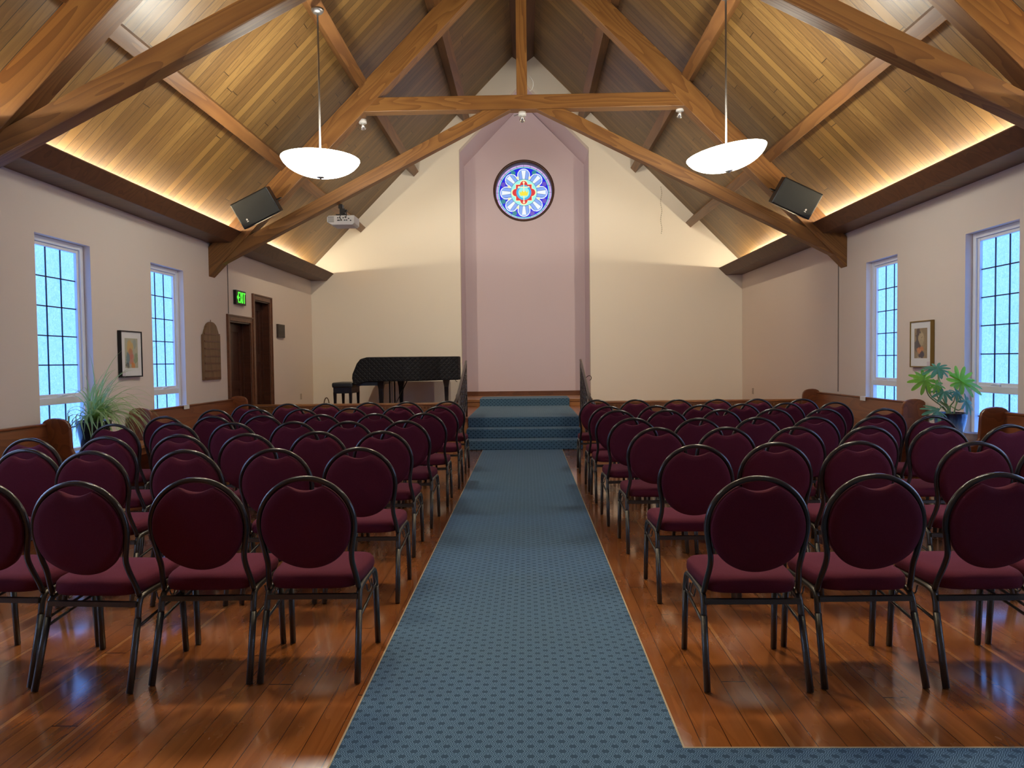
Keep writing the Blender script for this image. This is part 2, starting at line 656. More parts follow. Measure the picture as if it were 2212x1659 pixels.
# windows
def make_window(idx, sg, a, b):
    xw = XL if sg < 0 else XR
    root = bpy.data.objects.new(f'window_{idx}', None)
    COL.objects.link(root)
    root.location = (xw, (a + b) / 2, WZ0)
    struct(root)
    w = (b - a) / 2
    H = WZ1 - WZ0
    def X(d): return sg * d        # d = depth outwards from the wall face
    def bx(bm, d0, d1, y0, y1, z0, z1):
        p, q = X(d0), X(d1)
        box(bm, min(p, q), max(p, q), y0, y1, z0, z1)
    TR0, TR1 = 0.53, 0.60
    gmat = M['glass'] if a > 6 else M['glass_fill']  # windows out of view get the boosted glass to brighten the room
    bm = BM()
    f = .055
    for y0, y1, z0, z1 in ((-w, -w + f, 0, H), (w - f, w, 0, H), (-w + f, w - f, 0, f), (-w + f, w - f, H - f, H), (-w + f, w - f, TR0, TR1)):
        bx(bm, .075, .17, y0, y1, z0, z1)
    obj('frame', bm, M['white'], root, bevel=.004)
    bm = BM()
    g = .035
    y0, y1, z0, z1 = -w + f, w - f, TR1, H - f
    for q in ((y0, y0 + g, z0, z1), (y1 - g, y1, z0, z1), (y0 + g, y1 - g, z0, z0 + g), (y0 + g, y1 - g, z1 - g, z1)):
        bx(bm, .095, .155, *q)
    obj('sash', bm, M['white'], root, bevel=.004)
    bm = BM()
    tube(bm, smooth_path([(X(.09), 0, TR1 + .012), (X(.07), .03, TR1 + .022), (X(.075), .09, TR1 + .014)]), .007, 6)
    box(bm, *sorted((X(.075), X(.095))), -.03, .03, TR1 + .002, TR1 + .022)
    obj('crank_handle', bm, M['white'], root)
    uy0, uy1, uz0, uz1 = y0 + g, y1 - g, z0 + g, z1 - g
    ly0, ly1, lz0, lz1 = -w + f, w - f, f, TR0
    bm = BM(); bx(bm, .125, .135, uy0, uy1, uz0, uz1); obj('pane', bm, gmat, root)
    bm = BM(); bx(bm, .125, .135, ly0, ly1, lz0, lz1); obj('pane', bm, gmat, root)
    bm = BM()
    for k in (1, 2):
        yy = uy0 + (uy1 - uy0) * k / 3
        bx(bm, .115, .124, yy - .006, yy + .006, uz0, uz1)
        yy = ly0 + (ly1 - ly0) * k / 3
        bx(bm, .115, .124, yy - .006, yy + .006, lz0, lz1)
    for k in range(1, 5):
        zz = uz0 + (uz1 - uz0) * k / 5
        bx(bm, .115, .124, uy0, uy1, zz - .006, zz + .006)
    zz = lz0 + (lz1 - lz0) * .46
    bx(bm, .115, .124, ly0, ly1, zz - .006, zz + .006)
    obj('leading', bm, M['lead'], root)


k = 1
for sg in (-1, 1):
    for a, b in (WIN if sg < 0 else WINR):
        make_window(k, sg, a, b)
        k += 1


# doors
def make_door(idx, a, b, z0, z1):
    root = bpy.data.objects.new(f'door_{idx}', None)
    COL.objects.link(root)
    root.location = (XL, (a + b) / 2, z0)
    struct(root)
    w = (b - a) / 2
    H = z1 - z0
    bm = BM()
    c = .10
    for y0, y1, q0, q1 in ((-w - c, -w, 0, H + c), (w, w + c * .9, 0, H + c), (-w, w, H, H + c)):
        box(bm, 0, .022, y0, y1, q0, q1)
    for y0, y1, q0, q1 in ((-w - c, -w - c + .025, 0, H + c), (w + c * .9 - .025, w + c * .9, 0, H + c), (-w - c + .025, w + c * .9 - .025, H + c - .025, H + c)):
        box(bm, .022, .036, y0, y1, q0, q1)
    obj('casing', bm, M['casing'], root, bevel=.004)
    bm = BM()
    box(bm, -.25, 0, -w, -w + .02, 0, H); box(bm, -.25, 0, w - .02, w, 0, H); box(bm, -.25, 0, -w + .02, w - .02, H - .02, H)
    box(bm, -.15, -.11, w - .06, w - .02, 0, H - .02)
    obj('jamb', bm, M['doorwood'], root)
    d = BM()
    box(d, -.20, -.16, -w + .02, w - .02, 0, H - .02)
    for y0, y1, q0, q1 in ((-w + .02, -w + .13, .02, H - .03), (w - .13, w - .02, .02, H - .03), (-w + .13, w - .13, H - .16, H - .03), (-w + .13, w - .13, .02, .22), (-.05, .05, .22, 1.0), (-.05, .05, 1.14, H - .16), (-w + .13, w - .13, 1.0, 1.14)):
        box(d, -.16, -.145, y0, y1, q0, q1)
    obj('door_leaf', d, M['doorwood'], root, bevel=.003)
    bm = BM()
    lathe(bm, [(0, .055), (.02, .052), (.026, .04), (.02, .025), (.009, .018), (.009, 0)], 16)
    m = Matrix.Translation((-.145, -w + .075, 1.0)) @ Matrix.Rotation(R(90), 4, 'Y')
    obj('door_knob', bm, M['steel'], root, smooth=True, mx=m)


for i, d in enumerate(DOORS):
    make_door(i + 1, *d)

# thin vertical joints below the truss brackets
for nm, xw, s, z0, yj in (('trim_3', XL, 1, 2.22, 11.12), ('trim_4', XR, -1, .9, 10.74)):
    bm = BM(); a, b = sorted((xw, xw + s * .012)); box(bm, a, b, yj, yj + .012, z0, 3.21)
    struct(obj(nm, bm, plain('joint strip', (0.22, 0.18, 0.15), .6)))

# ------------------------------------------------------------------ stage
ST = .45
stage = thing('stage', 'raised wooden stage with dentil moulded front rail across the end of the hall', 'stage', (0, 12, 0))
bm = BM(); box(bm, XL, XR, 0, YF - 12, .38, ST); box(bm, NX0, NX1, YF - 12, YN - 12, .38, ST)
obj('stage_floor', bm, M['stagefloor'], stage)
bm = BM(); box(bm, XL, XR, 0, .04, 0, .38)
obj('front_panel', bm, M['stagewood'], stage)
bm = BM(); box(bm, NX0, NX1, 3.08, 3.12, ST, .585); box(bm, NX0, NX1, 3.05, YN - 12, .575, .60)
box(bm, NX0, NX1, 3.06, 3.085, .545, .575)
obj('upper_step', bm, M['stagewood'], stage, bevel=.005)
for x0, x1 in ((XL, -1.16), (1.04, XR)):
    bm = BM(); box(bm, x0, x1, 0.0, .09, ST, .685)
    obj('parapet', bm, M['stagewood'], stage)
    bm = BM(); box(bm, x0, x1, -.045, .11, .685, .72)
    obj('cap_rail', bm, M['stagewood'], stage, bevel=.008)
    bm = BM()
    box(bm, x0, x1, -.022, 0, .655, .685)
    x = x0 + .02
    while x < x1 - .04:
        box(bm, x, x + .032, -.026, 0, .625, .655)
        x += .058
    box(bm, x0, x1, -.014, 0, .60, .617)
    obj('dentil_trim', bm, M['stagewood'], stage)
for x, s in ((-1.13, -1), (1.01, 1)):
    bm = BM()
    prism(bm, [(-.035, .60), (.035, .60), (.035, .74), (.03, .80), (.045, .83), (.03, .87), (0, .89), (-.03, .87), (-.045, .83), (-.03, .80), (-.035, .74)],
          lambda a, b, t: (x + s * .03 + a, -.03 + .10 * t, b))
    obj('newel', bm, M['casing'], stage, bevel=.006)

# carpeted steps
SX0, SX1 = -1.0, .885
steps = thing('carpeted_steps', 'three blue carpeted steps with carpet runner continuing over the stage', 'steps', (0, 11.22, 0))
for y0, y1, z0, z1 in ((0, .777, 0.001, .15), (.38, .777, .15, .30), (.75, .777, .30, .455)):
    bm = BM(); box(bm, SX0, SX1, y0, y1, z0, z1)
    obj('step', bm, M['carpet'], steps, bevel=.014)
bm = BM(); box(bm, SX0, SX1, .765, 3.81, ST + .002, ST + .013)
obj('runner', bm, M['carpet'], steps)
bm = BM(); box(bm, SX0, SX1 + .02, 3.80, 3.825, ST + .002, .602); box(bm, SX0, SX1 + .02, 3.80, 4.80, .602, .616)
obj('upper_runner', bm, M['carpet'], steps, bevel=.006)

# aisle carpet
CX0, CX1 = -.704, .553
ac = thing('aisle_carpet', 'long blue patterned carpet down the centre aisle turning off to the right', 'carpet', (0, 0, 0))
bm = BM()
prism(bm, [(CX0, -2.6), (CX1, -2.6), (CX1, 0.9), (4.4, .9), (4.4, 2.537), (CX1, 2.537), (CX1, 11.21), (CX0, 11.21)], lambda a, b, t: (a, b, .001 + .007 * t))
obj('pile', bm, M['carpet'], ac)
bm = BM()
e = .007
box(bm, CX0 - e, CX0, -2.6, 11.21, .001, .009)
box(bm, CX1, CX1 + e, 2.537 + e, 11.21, .001, .009)
box(bm, CX1, 4.4, 2.537, 2.537 + e, .001, .009)
obj('edge_binding', bm, M['binding'], ac)

# hand rails beside the steps
def hand_rail(X, s, side):
    t = thing('hand_rail', f'dark metal filigree hand rail on the {side} of the carpeted steps', 'railing', (X, 11.0, 0), 0, 'hand rails by the steps')
    top = lambda y: .86 + (1.42 - .86) * (y - 10.7) / 1.66
    bot = lambda y: .12 + (.66 - .12) * (y - 11.0) / 1.36
    bm = BM()
    pts = [(0, 12.36 - 11, 1.42), (0, 11.6 - 11, top(11.6)), (0, 10.95 - 11, top(10.95)), (s * .01, 10.70 - 11, .85), (s * .04, 10.62 - 11, .78), (s * .07, 10.66 - 11, .73), (s * .07, 10.72 - 11, .77)]
    tube(bm, smooth_path(pts), .021, 8)
    obj('top_rail', bm, M['iron'], t, smooth=True)
    bm = BM(); tube(bm, [(0, 1.36, ST + .002), (0, 1.36, 1.42)], .017, 8)
    obj('post', bm, M['iron'], t, smooth=True)
    bm = BM(); tube(bm, [(0, .0, 0), (0, .0, top(11.0))], .015, 8)
    obj('post', bm, M['iron'], t, smooth=True)
    bm = BM(); tube(bm, [(0, 1.36, bot(12.36)), (0, 0, bot(11.0))], .010, 6)
    obj('bottom_rail', bm, M['iron'], t, smooth=True)
    bm = BM()
    ny = 13
    for i in range(ny):
        y = .06 + i * (1.25 / (ny - 1))
        zb, zt = bot(11 + y) + .03, top(11 + y) - .05
        nz = 6
        for j in range(nz):
            z = zb + (zt - zb) * (j + .5) / nz
            r = min(.05, (zt - zb) / nz * .5)
            tube(bm, [(0.006 * ((i + j) % 2 * 2 - 1), y + r * math.cos(2 * math.pi * q / 10), z + r * math.sin(2 * math.pi * q / 10)) for q in range(10)], .0075, 5, closed=True, up=(1, 0, 0))
        tube(bm, [(0, y, zb - .03), (0, y, zt + .05)], .005, 4)
    obj('filigree_panel', bm, M['iron'], t, smooth=True)
    bm = BM()
    c = Vector((s * .115, 1.0, 1.115))
    tube(bm, [c + Vector((.038 * s * math.cos(a), 0, .04 * math.sin(a))) for a in [R(150 - 26 * q) for q in range(10)]], .0055, 6)
    tube(bm, [(0, 1.0, 1.10), c + Vector((-s * .033, 0, .02))], .0055, 6)
    obj('scroll', bm, M['black'], t, smooth=True)
    bm = BM()
    tube(bm, [(0, .9, 1.00), (s * .17, .962, .729)], .006, 6)
    tube(bm, smooth_path([(s * .06, .94, .86), (s * .11, .95, .84), (s * .155, .962, .729)]), .005, 6)
    obj('brace', bm, M['black'], t, smooth=True)


hand_rail(-1.055, -1, 'left')
hand_rail(.945, 1, 'right')


# ------------------------------------------------------------------ roof timbers
def member(name, poly, y0, y1, ang, mat, parent, bevel=.006):
    """prism with outline in X-Z, local x turned to run along the timber"""
    o0 = Vector((poly[0][0], (y0 + y1) / 2, poly[0][1]))
    rot = Matrix.Rotation(-ang, 4, 'Y')
    mw = Matrix.Translation(o0) @ rot
    inv = mw.inverted()
    bm = BM()
    prism(bm, poly, lambda a, b, t: inv @ Vector((a, y0 + (y1 - y0) * t, b)))
    return obj(name, bm, mat, parent, bevel=bevel, mx=Matrix.Translation(-parent.location) @ mw)


def truss(y, label):
    t = thing('roof_truss', label, 'roof truss', (XC, y, 2.75), 0, 'timber roof trusses')
    y0, y1 = y - .10, y + .10
    th = math.atan(PITCH)
    for s in (-1, 1):
        xw = XL if s < 0 else XR
        X = lambda d: XC + s * d
        dw = abs(xw - XC)
        ru = lambda d: roof(XC + d) - .32      # upper edge of the rafter
        rl = lambda d: ru(d) - .43
        member('rafter', [(X(dw), rl(dw)), (X(dw), ru(dw)), (X(.09), ru(.09)), (X(.09), rl(.09))], y0, y1, -s * th, M['timber'], t)
        cl = lambda d: 5.195 - .506 * d
        cu = lambda d: cl(d) + .205
        d1 = (5.195 - 5.10) / .506
        d2 = (5.195 + .205 - 5.10) / .506
        member('scissor_chord', [(X(dw), cl(dw)), (X(dw), cu(dw)), (X(d2), 5.10), (X(d1), 5.10)], y0 + .03, y1 - .03, -s * math.atan(.506), M['timber'], t)
    dcol = (roof(XC) - .32 - .43 - 5.20) / PITCH
    member('collar_beam', [(XC - dcol - .12, 5.10), (XC + dcol + .12, 5.10), (XC + dcol - .06, 5.305), (XC - dcol + .06, 5.305)], y0 + .01, y1 - .01, 0.0, M['timber'], t)
    member('king_post', [(XC - .10, 5.305), (XC + .056, 5.305), (XC + .056, 7.80), (XC - .10, 7.80)], y0 + .012, y1 - .012, R(90), M['timber'], t)
    return t


T1Y, T2Y = 10.57, 5.67
truss(T1Y, 'timber scissor truss nearer the stage carrying both loudspeakers')
truss(T2Y, 'timber scissor truss nearer the camera leaving the picture at the top')

# purlins and ridge beam
PL = YF - YB - .02
pn = {3.70: 'lowest', 2.52: 'middle', 1.395: 'highest'}
for s in (-1, 1):
    for d in (3.70, 2.52, 1.395):
        xm = XC + s * d
        up = Vector((-s, 0, PITCH)).normalized()
        ex = Vector((0, 1, 0))
        ez = ex.cross(up)
        if ez.z < 0:
            ez = -ez
        ey = ez.cross(ex)
        mx = Matrix((ex, ey, ez)).transposed().to_4x4()
        mx.translation = Vector((xm, YB + .01, roof(xm))) - ez * .245
        bm = BM(); box(bm, 0, PL, -.075, .075, 0, .24)
        tag(obj('roof_purlin', bm, M['purlin'], mx=mx, bevel=.005),
            f'{pn[d]} long timber purlin under the {"left" if s < 0 else "right"} roof slope', 'beam', 'roof purlins')
bm = BM()
mx = Matrix.Rotation(R(90), 4, 'Z'); mx.translation = (XC, YB + .01, 0)
prism(bm, [(-.235, roof(XC + .235) - .005), (0, 7.80), (.235, roof(XC + .235) - .005), (0, RZ - .012)], lambda a, b, t: (PL * t, -a, b))
tag(obj('ridge_beam', bm, M['cornice'], mx=mx), 'dark timber ridge beam along the peak of the roof', 'beam')


# ------------------------------------------------------------------ pendant lights
def bowl_glass(level):
    n = N('opal bowl glass')
    n.t.nodes.remove(n.b)
    d = n.t.nodes.new('ShaderNodeBsdfDiffuse'); d.inputs[0].default_value = (.85, .92, .88, 1)
    tr = n.t.nodes.new('ShaderNodeBsdfTranslucent'); tr.inputs[0].default_value = (.9, .98, .93, 1)
    g = n.t.nodes.new('ShaderNodeBsdfGlossy'); g.inputs['Roughness'].default_value = .15
    a = n.t.nodes.new('ShaderNodeMixShader'); a.inputs[0].default_value = .65
    b = n.t.nodes.new('ShaderNodeMixShader'); b.inputs[0].default_value = .05
    e = n.t.nodes.new('ShaderNodeEmission'); e.inputs[0].default_value = (1.0, .97, .86, 1); e.inputs[1].default_value = level
    s = n.t.nodes.new('ShaderNodeAddShader')
    n.t.links.new(d.outputs[0], a.inputs[1]); n.t.links.new(tr.outputs[0], a.inputs[2])
    n.t.links.new(a.outputs[0], b.inputs[1]); n.t.links.new(g.outputs[0], b.inputs[2])
    n.t.links.new(b.outputs[0], s.inputs[0]); n.t.links.new(e.outputs[0], s.inputs[1])
    n.t.links.new(s.outputs[0], n.out.inputs[0])
    return n.m


M['bowl'] = bowl_glass(LV['bowl'])
M['bowl_fill'] = bowl_glass(LV['bowl_fill'])
M['bulb'] = glow('white bulb', (1, .97, .88), 3.0)


def pendant(x, y, zrim, ztop, tilt, label, glass='bowl'):
    t = thing('pendant_light', label, 'pendant light', (x, y, zrim), 0, 'bowl pendant lights')
    tm = Matrix.Rotation(tilt, 4, 'Y')
    bm = BM()
    Rr, D = .44, .195
    prof = [(0, -D)]
    for i in range(1, 17):
        q = i / 16
        prof.append((Rr * math.sin(q * 1.35) / math.sin(1.35), -D * (math.cos(q * 1.35) - math.cos(1.35)) / (1 - math.cos(1.35))))
    lathe(bm, prof + [(Rr - .001, .004), (Rr - .006, .005), (Rr - .007, .001)], 48)
    obj('glass_bowl', bm, M[glass], t, smooth=True, mx=tm)
    bm = BM()
    lathe(bm, [(0, -D - .03), (.008, -D - .028), (.010, -D - .02), (.045, -D - .008), (.045, -D + .0), (0, -D + .002)], 20)
    obj('finial', bm, M['steel'], t, smooth=True, mx=tm)
    bm = BM()
    tube(bm, [(0, 0, -D + .02), (0, 0, ztop - zrim)], .011, 10)
    obj('stem', bm, M['steel'], t, smooth=True)
    bm = BM()
    lathe(bm, [(0, -.05), (.05, -.045), (.07, -.02), (.072, 0), (0, .0)], 24)
    obj('canopy', bm, M['steel'], t, smooth=True, mx=Matrix.Translation((0, 0, ztop - zrim)))
    for k, bxp in enumerate((-.13, .10)):
        bm = BM()
        bmesh.ops.create_uvsphere(bm, u_segments=12, v_segments=8, radius=.035)
        p = tm @ Vector((bxp, -.05 + .1 * k, -.075))
        b = obj('bulb', bm, M['bulb'], t, smooth=True, mx=Matrix.Translation(p))
        l = bpy.data.lights.new('pendant_lamp', 'POINT')
        l.energy = LV['bulb'] * (1.0 if glass == 'bowl' else 0.3)
        l.color = (1.0, .95, .82)
        l.shadow_soft_size = .05
        lo = bpy.data.objects.new('pendant_lamp', l)
        COL.objects.link(lo)
        lo.parent = t
        lo.location = p + Vector((0, 0, .055))
    return t


pz = lambda x: roof(x) - .36
pendant(-2.318, 8.1, 3.735, pz(-2.41), R(1.0), 'white glass bowl pendant light hanging over the left rows of chairs')
pendant(2.274, 8.1, 3.725, pz(2.35), R(-9), 'white glass bowl pendant light, tilted, hanging over the right rows of chairs')

for sx, nm in ((-2.35, 'left'), (2.29, 'right')):  # extra unseen pair, added to brighten the near rows
    pendant(sx, 3.25, 3.755, pz(sx), 0.0, f'added out-of-view bowl pendant giving fill light over the {nm} rows nearest the camera', 'bowl_fill')

# ------------------------------------------------------------------ loudspeakers, projector, spots
def speaker(x, y, z, roll, s, label):
    t = thing('loudspeaker', label, 'loudspeaker', (x, y, z), 0, 'black loudspeakers on the truss')
    rm = Matrix.Rotation(R(roll), 4, 'Y') @ Matrix.Rotation(R(17), 4, 'X')
    w, h, d = .29, .19, .17
    bm = BM()
    prism(bm, [(-w, -d), (w, -d), (w, .06), (w * .72, d), (-w * .72, d), (-w, .06)], lambda a, b, q: (a, b, -h + 2 * h * q))
    obj('cabinet', bm, M['black'], t, bevel=.012, mx=rm)
    n = M.get('grille')
    if n is None:
        g = N('speaker grille')
        xx, yy, zz = g.xyz(g.obj())
        dots = g.mul(g.m_('SINE', g.mul(xx, 700.0)), g.m_('SINE', g.mul(zz, 700.0)))
        g.p(col=g.mix(g.gt(dots, .1), (.012, .014, .015), (.03, .033, .034)), rough=.5, metal=.4)
        M['grille'] = g.m
    bm = BM(); box(bm, -w + .014, w - .014, -d - .012, -d - .002, -h + .014, h - .014)
    gr = obj('grille', bm, M['grille'], t, bevel=.004, mx=rm)
    bm = BM()
    c = Vector((-s * w * -.62, -d - .014, -h * .45))
    pts = [(c.x + .012 * math.cos(q * math.pi / 6), c.z + .014 * math.sin(q * math.pi / 6)) for q in range(12)]
    prism(bm, pts, lambda a, b, q: (a, c.y + .002 * q, b))
    box(bm, c.x - .014, c.x + .014, c.y, c.y + .002, c.z - .032, c.z - .022)
    obj('badge', bm, M['whitepaint'], gr)
    bm = BM()
    # yoke bracket back to the rafter
    ex = -s * w * 1.0
    P = [(ex * .98, .0, -.02), (ex * 1.12, .06, -.02), (ex * 1.10, .20, -.02), (ex * .5, .26, -.02)]
    tube(bm, P, .012, 4, r2=.03)
    obj('bracket', bm, M['black'], t, mx=rm)
    return t


speaker(-3.825, 10.16, 3.66, -26, -1, 'black loudspeaker tilted on the left rafter beside the projector')
speaker(3.81, 10.16, 3.67, 26, 1, 'black loudspeaker tilted on the right rafter above the window wall')

pj = thing('projector', 'white projector hanging from the left scissor chord on a black mount', 'projector', (-2.735, 10.70, 3.545))
n = N('projector casing'); n.p(col=(.62, .62, .60), rough=.4); M['pj'] = n.m
bm = BM(); prism(bm, [(-.205, .04), (-.205, -.03), (-.13, -.075), (.17, -.075), (.205, -.05), (.205, .065), (-.18, .065)], lambda a, b, q: (a, -.16 + .32 * q, b))
obj('body', bm, M['pj'], pj, bevel=.008)
bm = BM()
for k in range(6):
    box(bm, -.19, -.10, -.166, -.158, -.035 + k * .015, -.028 + k * .015)
obj('vent', bm, plain('vent grey', (.18, .18, .18), .6), pj)
bm = BM()
for a, b in ((-.05, .02), (-.02, .02), (.03, .02), (.06, .03), (.11, .01), (.14, -.02), (-.05, -.015), (-.03, -.015), (0, -.015), (.05, -.015), (.08, -.015)):
    box(bm, a, a + .02, -.166, -.158, b, b + .014)
tube(bm, smooth_path([(.02, -.165, -.01), (.0, -.2, .03), (.04, -.19, .10), (.06, -.12, .12)]), .005, 6)
tube(bm, smooth_path([(.08, -.165, .02), (.10, -.2, .08), (.08, -.15, .12), (.05, -.08, .12)]), .005, 6)
obj('sockets_and_cables', bm, M['black'], pj)
bm = BM()
box(bm, -.09, .07, -.08, .08, .066, .10); box(bm, -.045, .035, -.04, .04, .10, .19); box(bm, -.06, .0, -.05, .05, .19, .255)
box(bm, .03, .07, -.05, .02, .15, .17)
obj('mount', bm, M['black'], pj, bevel=.004)

M['lens'] = glow('lit spot lens', (1, .97, .9), 1.2)


def spotlight(loc, aim, label, ceiling_arm, heads=1, lev='spot', ang=125):
    t = thing('spotlight', label, 'spotlight', loc, 0, 'spotlights on the truss')
    bm = BM(); lathe(bm, [(0, 0), (.055, 0), (.06, -.055), (0, -.055)], 20)
    obj('canister', bm, M['whitepaint'], t, smooth=True)
    bm = BM(); tube(bm, [(0, 0, -.045), (0, .01, -.07)], .008, 6)
    if heads > 1:
        tube(bm, [(-.05, 0, -.03), (-.12, .02, -.05)], .007, 6)
    obj('arm', bm, M['steel'], t)
    d = (Vector(aim) - Vector(loc)).normalized()
    q = d.to_track_quat('Z', 'Y').to_matrix().to_4x4()
    q.translation = (0, .01, -.095)
    bm = BM(); lathe(bm, [(0, -.05), (.022, -.045), (.042, .03), (.042, .04), (.036, .04), (.036, .03), (0, .028)], 20)
    obj('lamp_head', bm, M['chrome'], t, smooth=True, mx=q)
    spot_lamp(lev + '_lamp', Vector(loc) + Vector((0, .01, -.095)) + d * .06, aim, LV[lev], ang, (1, .84, .60) if lev == 'spot' else (1, .80, .55), t)
    return t


spotlight((-.02, 10.60, 5.095), (-.02, 16.7, 3.2), 'white twin spotlight fixed under the middle of the collar beam', 0, 2)
spotlight((-2.40, 10.64, 5.04), (-2.7, 15.4, 1.9), 'small spotlight under the left rafter beside the collar beam', 0)
for sx, nm in ((-2.3, 'left'), (0.0, 'middle'), (2.3, 'right')):  # unseen spots added to light the near seats and floor
    spotlight((XC + sx, T2Y, 5.12 if sx else 5.08), (sx * 1.15, 2.6, 0), f'{nm} added fill spotlight out of view under the nearer truss aimed down at the chairs', 0, 1, 'seat', 84)
spotlight((2.31, 10.64, 5.13), (2.5, 15.4, 2.0), 'small spotlight under the right rafter beside the collar beam', 0)

# wire hook on the king post, chain on the stage wall
bm = BM()
tube(bm, smooth_path([(.02, 0, .16), (.065, 0, .10), (.075, 0, .03), (.05, 0, -.03), (.02, 0, -.05)]), .006, 6)
tag(obj('cable_loop', bm, M['whitepaint'], smooth=True, mx=Matrix.Translation((XC + .07, T1Y, 5.44))), 'white cable loop sticking out beside the king post', 'cable')
bm = BM()
pts = []
for k in range(24):
    lathe(bm, [(0, -.016), (.011, 0), (0, .016)], 6, (2.95 + .012 * math.sin(k * .7), YF - .014, 4.14 + k * .043))
tag(obj('bead_chain', bm, plain('pale chain', (.45, .42, .36), .5), smooth=True), 'pale bead chain hanging on the white gable wall right of the niche', 'chain')

# ------------------------------------------------------------------ rose window
rose = bpy.data.objects.new('window_9', None)
COL.objects.link(rose)
rose.location = (RX, YN, RZC)
struct(rose)
bm = BM()
nseg = 64
prof = [(RR, 0.0), (RR + .02, -.012), (RR - .01, -.02), (RR - .035, 0), (RR - .035, .27), (RR, .29)]
rings = [[bm.verts.new((r * math.cos(2 * math.pi * k / nseg), d, r * math.sin(2 * math.pi * k / nseg))) for k in range(nseg)] for r, d in prof]
for a, b in zip(rings, rings[1:]):
    for k in range(nseg):
        bm.faces.new((a[k], a[(k + 1) % nseg], b[(k + 1) % nseg], b[k]))
obj('round_frame', bm, M['doorwood'], rose, smooth=True)
GL = LV['rose']
gm = {n: glow('stained glass ' + n, c, GL, (0.02, 0.02, 0.02), .25) for n, c in dict(
    lilac=(.62, .42, .80), cyan=(.30, .90, .98), blue=(.006, .012, .78), sky=(.25, .42, .92), white=(.88, .94, 1.0),
    aqua=(.34, .90, .86), red=(.72, .035, .045), azure=(.06, .45, .80), gold=(.95, .78, .06), cream=(.95, .90, .52), green=(.03, .25, .30), violet=(.14, .08, .55)).items()}
GD = .22      # depth of the glass behind the niche face


def flat(bm, poly, d):
    A = [bm.verts.new((a, GD - d, b)) for a, b in poly]
    B = [bm.verts.new((a, GD - d + .004, b)) for a, b in poly]
    bm.faces.new(A)
    m = len(A)
    for i in range(m):
        bm.faces.new((A[i], A[(i + 1) % m], B[(i + 1) % m], B[i]))


def circ(cx, cz, r, n=40, a0=0, a1=2 * math.pi):
    return [(cx + r * math.cos(a0 + (a1 - a0) * k / n), cz + r * math.sin(a0 + (a1 - a0) * k / n)) for k in range(n if a1 - a0 > 6.2 else n + 1)]


def glasspart(name, polys, mat, d, parent=rose):
    bm = BM()
    for p in polys:
        flat(bm, p, d)
    return obj(name, bm, gm[mat] if isinstance(mat, str) else mat, parent)


S = RR - .04
glasspart('border_ring', [circ(0, 0, S, 64)], 'lilac', 0)
glasspart('cyan_ring', [circ(0, 0, S * .925, 64)], 'cyan', .005)
glasspart('blue_ground', [circ(0, 0, S * .885, 64)], 'blue', .010)
tri = []
for k, q in enumerate((62, 118, 22, 158, 202, 245, 292, 338)):
    a = R(q)
    tri.append(circ(S * .80 * math.cos(a), S * .80 * math.sin(a), S * .085, 12))
glasspart('corner_petal', [tri[i] for i in (0, 1, 4, 5)], 'green', .012)
glasspart('corner_petal', [tri[i] for i in (2, 3, 6, 7)], 'violet', .012)
for k in range(8):
    a = R(90 + 45 * k)
    ca, sa = math.cos(a), math.sin(a)
    tr = lambda u, v: (u * ca - v * sa, u * sa + v * ca)       # u outwards
    w = S * .208
    c0 = S * .63
    prof = lambda e: [tr(S * .40, -(w + e) * .8)] + [tr(c0 + (w + e) * math.cos(q), (w + e) * math.sin(q)) for q in [R(-95 + 190 * i / 20) for i in range(21)]] + [tr(S * .40, (w + e) * .8)]
    pt = glasspart('petal', [prof(.014)], 'white', .016)
    glasspart('petal_glass', [prof(-.006)], 'sky', .021, pt)
    glasspart('petal_ray', [[tr(S * .45, -.024), tr(S * .79, -.052), tr(S * .79, .052), tr(S * .45, .024)]], 'white', .026, pt)
    b = R(90 + 45 * k + 22.5)
    bx_, bz_ = S * .575 * math.cos(b), S * .575 * math.sin(b)
    glasspart('bead', [circ(bx_, bz_, .032, 14)], 'cream', .028)
glasspart('medallion', [circ(0, 0, S * .475, 48)], 'aqua', .030)
q = S * .28
star = []
for k in range(4):
    a = R(45 + 90 * k)
    star.append((q * 1.41 * math.cos(a), q * 1.41 * math.sin(a)))
    m_ = R(90 + 90 * k)
    c = (q * math.cos(m_), q * math.sin(m_))
    for i in range(9):
        ang = m_ - math.pi / 2 + math.pi * i / 8
        star.append((c[0] + q * .47 * math.cos(ang), c[1] + q * .47 * math.sin(ang)))
sc = lambda P, f: [(a * f, b * f) for a, b in P]
glasspart('quatrefoil_edge', [sc(star, 1.10)], 'cream', .034)
glasspart('quatrefoil', [star], 'red', .038)
glasspart('inner_disc', [circ(0, 0, S * .27, 40)], 'azure', .042)
glasspart('inner_disc', [circ(0, 0, S * .20, 40)], 'aqua', .046)
cr = glasspart('cross', [[(-.012, -S * .36), (.012, -S * .36), (.012, S * .36), (-.012, S * .36)], [(-S * .17, S * .17), (S * .17, S * .17), (S * .17, S * .205), (-S * .17, S * .205)],
                    [(0, S * .30), (.032, S * .35), (0, S * .40), (-.032, S * .35)], [(0, -S * .30), (.032, -S * .35), (0, -S * .40), (-.032, -S * .35)],
                    [(-S * .13, S * .188), (-S * .18, S * .235), (-S * .22, S * .188), (-S * .18, S * .14)], [(S * .13, S * .188), (S * .22, S * .188) , (S * .18, S * .235)]], 'cream', .050)
cw = S * .17
glasspart('crown', [[(-cw * .75, -S * .12), (cw * .75, -S * .12), (cw, S * .06), (cw * .55, -S * .01), (cw * .35, S * .075), (0, 0), (-cw * .35, S * .075), (-cw * .55, -S * .01), (-cw, S * .06)]], 'gold', .055)
bm = BM()
